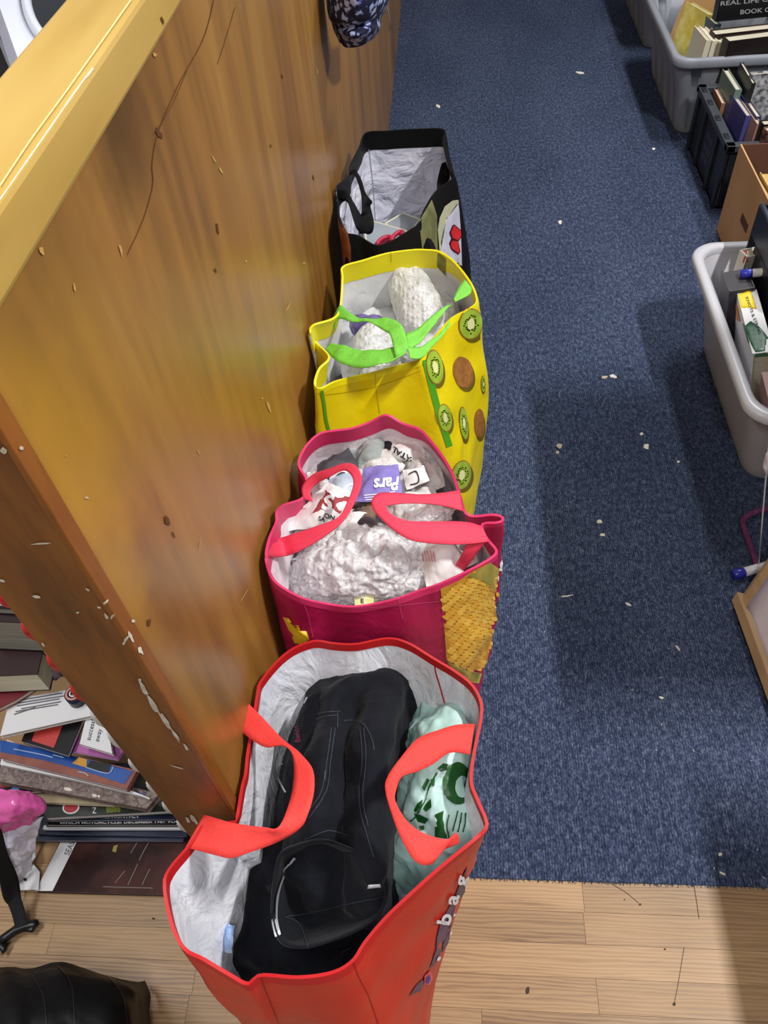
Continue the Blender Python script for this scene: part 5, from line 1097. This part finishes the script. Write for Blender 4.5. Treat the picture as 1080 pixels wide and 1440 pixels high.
decal('price_sticker', TT(cvA[0]), [[(1032,58),(1056,54),(1056,70),(1033,73)]], M_sticker, cvA[0], .0016, 4); decal('printed_medallion', TT(cvA[0]), [ell(1048,78,9,8)], pm('rose_print', '#a8505c', .4), cvA[0], .0016, 4)
decal('price_sticker', TT(cvC[0]), [[(1055,136),(1080,133),(1080,150),(1056,154)]], M_sticker, cvC[0], .0016, 4); decal('printed_motif', TT(cvC[0]), [ell(1054,184,8,6,-20,16,.3)], pm('scarlet_motif', '#a83030', .4), cvC[0], .0016, 4)
line('red_spine', TT(cvC[0]), [(1047,135),(1043,165),(1038,200)], 4.5, pm('vermilion_spine', '#c4402c', .4), cvC[0], .0016, 12)
lump('plastic_wrap', [(1072,178,.20,.003),(1074,184,.20,.03),(1078,200,.19,.035),(1082,220,.17,.03),(1084,228,.16,.003)], pm('dusky_pink_film', '#7d5a58', .25, '#a88a86', 20, bump=.5, bsc=40), None, .004, 30, .005, 30, 3, label='dusky pink plastic wrap between the black crate and the cardboard box', cat='plastic wrap', nu=30, nv=24)
# in the cardboard box
g = 'paperbacks in the cardboard box'
for i, (x, c, lab) in enumerate([(.905,'#c7a25c','yellowed paperback nearest the cardboard box side'),(.935,'#b9a068','thick yellowed paperback in the middle of the cardboard box'),(.975,'#d0ae6a','pale yellowed paperback at the right of the cardboard box')]):
    book('paperback', lab, x, 2.12, .02, .026 if i != 1 else .032, .25, .215 + .01 * (i == 1), C('old_cover_%d' % i, c, .6), 2, 2, pages=pm('foxed_pages', '#c9a868', .8, '#b59458', 160, (1, .02, .02)), group=g, cat='book')
# black box file and books in the clear tub
bf = thing('black_box_file', (.85, 1.73, .012), 'black plastic file box with carrying slot standing in the clear tub', 'box file')
x0, x1, y0, y1, h = .765, .93, 1.58, 1.885, .42
M_bf = pm('navy_black_plastic', '#14161d', .35)
b = MB(); b.box((x0, y0, .34), (x0 + .006, y1, h), bev=.002); b.box((x0, y0, .012), (x0 + .006, y1 - .05, .34), bev=.002); b.build('file_wall', M_bf, bf)
b = MB(); b.box((x0, y1 - .006, .012), (x1, y1, h), bev=.002); b.build('file_wall', M_bf, bf)
b = MB(); b.box((x0, y0, .012), (x1, y0 + .006, h - .02), bev=.002); b.build('file_wall', M_bf, bf)
b = MB(); b.box((x1 - .006, y0, .012), (x1, y1, h), bev=.002); b.build('file_wall', M_bf, bf)
b = MB(); b.box((x0, y0, .012), (x1, y1, .02)); b.build('file_floor', M_bf, bf)
b = MB(); b.tube([V((x0 + .003, y1 - .01, h + .002)), V((x0 + .003, y1 - .06, h + .004)), V((x0 + .003, y1 - .12, h + .002))], .006, 8); b.build('rim_roll', pm('slate_plastic', '#3c4050', .35), bf, True)
fd = book('folder', 'dark folder with pale edge standing in the black file box', .80, 1.59, .025, .03, .27, .44, C('charcoal_folder', '#1d2022', .45), 3, 4, group=None); decal('folder_label', TT(fd[0]), [[(1074,250),(1082,246),(1082,275),(1075,272)]], M_sticker, fd[0], .0015, 2)
g = 'books in the clear tub'
k0 = book('hardback', 'white spined hardback at the back of the clear tub', .735, 1.84, .012, .035, .10, .31, C('white_spine', '#d9d4c8', .4), -75, 0, group=g)
write('printed_lettering', TT(k0[0]), 'Manor', (1037,366), (2,-9), (-9,-1), pm('red_brown_print', '#8c4a40', .5), k0[0], .0014); decal('red_patch', TT(k0[0]), [[(1044,348),(1052,344),(1052,368),(1045,370)]], pm('red_spine_patch', '#b0402c', .5), k0[0], .0014, 3)
k1 = book('book', 'black book lying behind the yellow spined book in the clear tub', .735, 1.705, .012, .06, .09, .285, C('graphite_cover', '#2c2c34', .4), 0, -10, pages=pm('dark_page_tops', '#3c3a40', .7), group=g)
_p = G(1036, 411, .285); _q = G(1058, 498, .285); yw = math.degrees(math.atan2(-(_p.x - _q.x), _p.y - _q.y))
k2 = book('knots_book', 'yellow and white spined craft book in the clear tub', _q.x, _q.y, .285, .045, .20, (_p - _q).length, C('white_craft_cover', '#d5d5d8', .4), yw, -12, lean=-90, group=g, cat='book')
k3 = book('book', 'yellow edged brown book at the near end of the clear tub', _q.x + .004, 1.335, .272, .05, .18, .09, C('rosy_brown_cover', '#8c6a64', .5), yw, -12, lean=-90, group=g, cat='book')
k4 = book('book', 'pink covered book behind the wall of the clear tub', .80, 1.37, .012, .045, .2, .24, C('rose_cover', '#a8727c', .5), 0, 0, group=g)
T2 = TT(k2[0])
for nm, q, m in (('yellow_band', [(1033,410),(1056,409),(1064,435),(1040,438)], pm('lemon_print', '#d8c01c', .4)), ('orange_band', [(1033,412),(1037,430),(1042,452),(1037,450),(1032,425)], pm('orange_edge_print', '#c98040', .4)), ('green_picture', [(1045,455),(1056,452),(1070,462),(1080,475),(1080,500),(1062,502),(1052,480)], pm('forest_print', '#1c4434', .4, '#3c6c50', 60))):
    decal(nm, T2, [q], m, k2[0], .0016, 6)
write('printed_lettering', T2, 'KNOTS & STRING', (1048,419), (2.4,6.6), (5.5,-2), M_ink, k2[0], .0022, .01)
T2 = TT(k3[0]); decal('yellow_band', T2, [[(1062,506),(1080,502),(1084,515),(1066,520)]], MATS['lemon_print'], k3[0], .0016, 4); decal('orange_band', T2, [[(1060,510),(1066,508),(1070,530),(1063,530)]], MATS['orange_edge_print'], k3[0], .0018, 4)
# more books under them so that the clear tub is filled
for i, (x, yy, c, lab) in enumerate([(.86,1.37,'#5c4650','plum book deep in the clear tub'),(.915,1.37,'#6a6a74','grey book deep in the clear tub'),(.935,1.60,'#3c3a44','dark book deep in the clear tub')]):
    book('book', lab, x, yy, .012, .045, .19, .24, C('deep_cover_%d' % i, c, .5), 0, 0, group=g)
# ---------------------------------------------------------------- pens, frame, cord, hanging string
M_pw2 = pm('white_pen_barrel', '#dfe0e4', .3); M_pb = pm('blue_pen_cap', '#2a2f9c', .3)
def pen(label, a, c, r):
    a, c = V(a), V(c); t = thing('marker_pen', (min(a.x, c.x), a.y, min(a.z, c.z)), label, 'pen', 'blue capped marker pens'); d = (c - a).normalized(); L = (c - a).length
    b = MB(); b.tube([a, a + d * .002, a + d * .026, a + d * .028], [r * .8, r * 1.1, r * 1.1, r], 14); b.build('cap', M_pb, t, True)
    b = MB(); b.tube([a + d * .026, a + d * (L * .95), c], [r, r, r * .7], 14); b.build('barrel', M_pw2, t, True)
    return t
pz = .30
pt = pen('blue capped marker pen lying over the books in the clear tub', G(1041, 386, .305), G(1110, 379, .33), .0105)
pen('blue capped marker pen on the dark carpet beside the picture frame', G(1030, 809, .014), G(1085, 794, .014), .0105)
# leaning picture frame
fr = thing('framed_picture', (.66, .86, 0), 'pale wooden picture frame with white mount leaning at the right edge', 'picture frame')
A = G(1038, 846, .012); Bp = V((.66, .36, .012)); up = V((.16, .16, .33))
def edge(p, q, nm):
    p, q = V(p), V(q); d = (q - p).normalized(); nrm = d.cross(up.normalized()).normalized(); b = MB()
    wv = up.normalized() * .022 if nm == 'bottom_rail' else (Bp - A).normalized() * .022
    vs = []
    for s in (p, q):
        for o in (V((0, 0, 0)), wv, wv + nrm * .018, nrm * .018): vs.append(s + o)
    b.add(vs, [(0, 1, 2, 3), (7, 6, 5, 4), (0, 4, 5, 1), (1, 5, 6, 2), (2, 6, 7, 3), (3, 7, 4, 0)]); return b.build(nm, M_frame, fr)
M_frame = pm('pale_ash_frame', '#bb9d7a', .5, '#a88a66', 40, (1, .1, 1))
edge(A, Bp, 'bottom_rail'); edge(A, A + up, 'side_rail'); edge(Bp - (Bp - A).normalized() * .022, Bp + up - (Bp - A).normalized() * .022, 'side_rail'); edge(A + up, Bp + up, 'top_rail')
nn = (Bp - A).normalized().cross(up.normalized()).normalized()
b = MB(); o = nn * -.004
if nn.x > 0: o = nn * .010
b.add([A + o * 1, Bp + o * 1, Bp + up + o * 1, A + up + o * 1] + [A + o * 1.4, Bp + o * 1.4, Bp + up + o * 1.4, A + up + o * 1.4], [(0, 1, 2, 3), (7, 6, 5, 4)]); mt = b.build('mount', pm('lilac_white_mount', '#d2ccd8', .6), fr)
# purple cord handle lying on the carpet
cordp = [G(1085, 714, .02), G(1062, 720, .02), G(1048, 728, .015), G(1045, 736, .012), G(1052, 758, .01), G(1060, 780, .01), G(1066, 800, .01)]
b = MB(); b.tube([tuple(p) for p in spline([tuple(p) for p in cordp], 60)], [.0065 + .0012 * (i % 2) for i in range(60)], 10); b.build('looped_rope', pm('plum_cord', '#5c2850', .7, '#74386a', 200, bump=.6, bsc=300), None, True, label='thick plum purple cord looped on the carpet below the clear tub', cat='cord')
hs = thing('hanging_string', G(1066, 792, .02), 'thin white string with a knot hanging at the right edge', 'string')
b = MB(); b.tube([G(1067, 794, .02), G(1072, 730, .18), G(1078, 660, .34), G(1084, 600, .5)], .0016, 6); b.build('thread', M_pw2, hs, True)
b = MB(); b.tube([G(1078, 668, .33), G(1077, 655, .35), G(1080, 640, .38), G(1082, 634, .40)], [.002, .006, .005, .002], 8); b.build('knot', M_pw2, hs, True)
# ================================================================== hanging cloth, machine behind the partition, litter
def floral():
    m = bpy.data.materials.new('navy_floral_print'); m.use_nodes = True; nt = m.node_tree; N = nt.nodes; Lk = nt.links; b = N['Principled BSDF']; tc = N.new('ShaderNodeTexCoord')
    v = N.new('ShaderNodeTexVoronoi'); v.inputs['Scale'].default_value = 60; Lk.new(tc.outputs['Object'], v.inputs['Vector'])
    n = N.new('ShaderNodeTexNoise'); n.inputs['Scale'].default_value = 120; n.inputs['Detail'].default_value = 2; Lk.new(tc.outputs['Object'], n.inputs['Vector'])
    a = N.new('ShaderNodeMath'); a.operation = 'MULTIPLY_ADD'; a.inputs[1].default_value = .9; Lk.new(n.outputs['Fac'], a.inputs[0]); Lk.new(v.outputs['Distance'], a.inputs[2])
    r = N.new('ShaderNodeValToRGB'); Lk.new(a.outputs[0], r.inputs[0]); e = r.color_ramp.elements
    e[0].position = .82; e[0].color = lin('#aab6dc'); e[1].position = 1.0; e[1].color = lin('#0d1030'); k = e.new(.91); k.color = lin('#3a4488'); r.color_ramp.interpolation = 'LINEAR'
    Lk.new(r.outputs[0], b.inputs['Base Color']); b.inputs['Roughness'].default_value = .8
    return m
M_flo = floral()
fcl = thing('floral_garment', V((-.19, 1.9, .8)), 'navy blue floral garment hanging over the partition', 'garment')
def gx(rows):
    out = []
    for r in rows:
        o = []
        for x, y, Y in r:
            p = GY(x, y, Y); p.x = max(p.x, XP + .004); o.append(tuple(p))
        out.append(o)
    return out
rows = gx([[(452,-40,1.80),(468,-42,1.70),(495,-42,1.66),(525,-40,1.68),(548,-38,1.74),(556,-36,1.86)],
           [(456,-5,1.80),(468,-5,1.70),(495,-4,1.65),(524,-2,1.67),(542,0,1.74),(546,4,1.86)],
           [(462,22,1.80),(472,26,1.70),(495,28,1.66),(518,24,1.68),(533,20,1.75),(537,22,1.86)],
           [(466,30,1.80),(474,34,1.73),(495,36,1.69),(516,32,1.70),(532,26,1.76),(536,28,1.86)],
           [(470,42,1.80),(478,46,1.71),(496,48,1.67),(516,45,1.68),(531,40,1.74),(535,38,1.86)],
           [(477,60,1.80),(484,64,1.75),(498,66,1.73),(512,62,1.73),(524,54,1.78),(531,46,1.86)]])
rs = [spline(r, 40) for r in rows]; cs = [spline([rs[i][j] for i in range(len(rs))], 40) for j in range(40)]
vs = [V(cs[j][i]) for i in range(40) for j in range(40)]
vs = [v + V((0, -.008 * max(0, ridge(v, 16, 4)) - .004 * fbm(v, 20, 3, 2), 0)) for v in vs]
shell('floral_cloth', vs, 40, 40, .002, M_flo, fcl)
b = MB(); b.tube([GX(541, 2, -.24), GX(545, 14, -.24), GX(547, 28, -.24), GX(550, 40, -.24)], .003, 6); b.build('drawstring', pm('white_cord', '#cfcac0', .7), fcl, True)
# white appliance with a round dark opening behind the partition
mc = thing('white_appliance', G(60, -10, .6), 'white appliance with round dark opening behind the partition', 'appliance')
M_wa = pm('white_enamel', '#d4d7e2', .3); M_wg = pm('grey_enamel', '#9a99a4', .35); M_dk = pm('dark_glass', '#0c0f16', .15)
z = 1.12; cc = (128, -10)
q = [G(*p, z) for p in ((-60,-110),(-4,0),(30,96),(130,70),(260,-60),(200,-160))]
b = MB(); b.prism(q, (0, 0, -.02)); b.build('front_panel', M_wa, mc)
b = MB(); b.prism([p + V((-.012, -.004, -.012)) for p in q], (0, 0, -.10)); b.build('side_casing', M_wg, mc)
def circ(r, dz): return [G(cc[0] + r * math.cos(i * math.pi / 32), cc[1] + r * math.sin(i * math.pi / 32), z + dz) for i in range(64)]
b = MB(); b.tube(circ(101, .001), .0012, 6, True); b.build('ring_groove', M_wg, mc, True)
b = MB(); b.tube(circ(91, .004), .0065, 10, True); b.build('bezel', M_wa, mc, True)
b = MB(); b.prism(circ(84, .003), (0, 0, -.002)); b.build('dark_opening', M_dk, mc)
b = MB(); b.prism([G(*p, 1.0) for p in ((-60,-60),(-10,40),(0,68),(18,106),(10,130),(-80,130))], (0, 0, -.3)); b.build('dark_cabinet', pm('black_brown_cabinet', '#150d0c', .6), None, label='very dark cabinet side below the white appliance', cat='cabinet')
# scraps lying on the carpet
M_scrap = pm('white_scrap', '#d8d4c8', .8); M_leaf = pm('pale_leaf', '#b9b29a', .8)
big = [(787,627,8,5,10,'pale curled leaf scrap on the carpet, largest of the litter',M_leaf),(909,628,7,6,20,'white paper crumb on the carpet left of the clear tub',M_scrap),(862,529,10,3.5,20,'white curled paper sliver in the middle of the carpet',M_scrap),(850,530,8,2.5,-10,'thin pale sliver touching the curled one on the carpet',M_leaf),(843,733,7,4,10,'white oval scrap on the carpet right of the pink bag',M_scrap),(847,752,6,3,15,'small white flake under the oval scrap on the carpet',M_scrap),(902,610,4,3,0,'tiny white crumb above the paper crumb on the carpet',M_scrap),(784,636,4,4,30,'tiny pale crumb below the leaf scrap',M_leaf),(797,838,18,1.2,-8,'thin white thread lying on the carpet beside the corn print',M_scrap),(884,850,8,2,30,'short white thread right of the long one on the carpet',M_scrap),(954,614+35,3,2,0,'white speck at the edge of the table shadow',M_scrap),(953,911,8,1.6,50,'slim white sliver in the shaded carpet',M_scrap),(816,102,10,1.8,5,'thin white sliver on the far carpet',M_scrap),(788,312,4,4,0,'white crumb on the carpet beside the yellow bag',M_scrap),(616,149,5,3,20,'white crumb on the carpet near the far black bag',M_scrap),(919,209,3,3,0,'white dot in the shadow below the grey tub',M_scrap),(1013,1201,4,4,0,'white dot on the near carpet in the corner shadow',M_scrap),(1016,1228,8,2,30,'white fibre at the carpet edge near the laminate',M_scrap),(930,981,6,2,20,'pale fleck on the shaded carpet beside the frame',M_scrap)]
for i, (x, y, l, wd, a, lab, m) in enumerate(big):
    pts = ell(x, y, l / 2 + .5, wd / 2 + .5, a, 12, .5, i * 3.3); top = [G(px, py, .0045) + V((0, 0, .0015 * noise.noise(V((px, py, 0))))) for px, py in pts]
    b = MB(); b.prism(top, (0, 0, -.0016)); b.build('paper_scrap', m, None, label=lab, cat='scrap', group='scraps on the carpet')
b = MB()
for i in range(700):
    x = random.uniform(-.2, 1.3); y = .42 + random.random() ** 1.4 * 4.5; r = random.uniform(.0004, .0012); a = random.random() * 6.28; l = random.choice((1, 1, 1, 3, 5))
    b.tube([(x, y, .0032), (x + math.cos(a) * r * l, y + math.sin(a) * r * l, .0036)], r * .55, 4)
b.build('carpet_lint', M_scrap, None, False, label='tiny white lint specks strewn over the blue carpet', cat='lint', kind='stuff')
# marks in the laminate
TF2 = bvh(*[o for o in GEO if o.parent is floor])
M_mark = pm('dark_floor_mark', '#3a2a1c', .7)
for pts, wd in (([(858,1242),(880,1255),(898,1270)], .8), ([(975,1240),(979,1265),(983,1292)], .9), ([(962,1332),(955,1375),(948,1412)], .8)): line('scratch', TF2, pts, wd, M_mark, floor, .0006, 16)
for q in ((742,1393,3,5), (948,1412,2.5,2.5), (900,1272,2,1.5), (878,1265,1.2,1), (935,1335,1.5,1.5), (216,1292,2.5,1.5)): decal('dent', TF2, [ell(*q, 10, 10, .4, q[0])], M_mark, floor, .0006, 2)
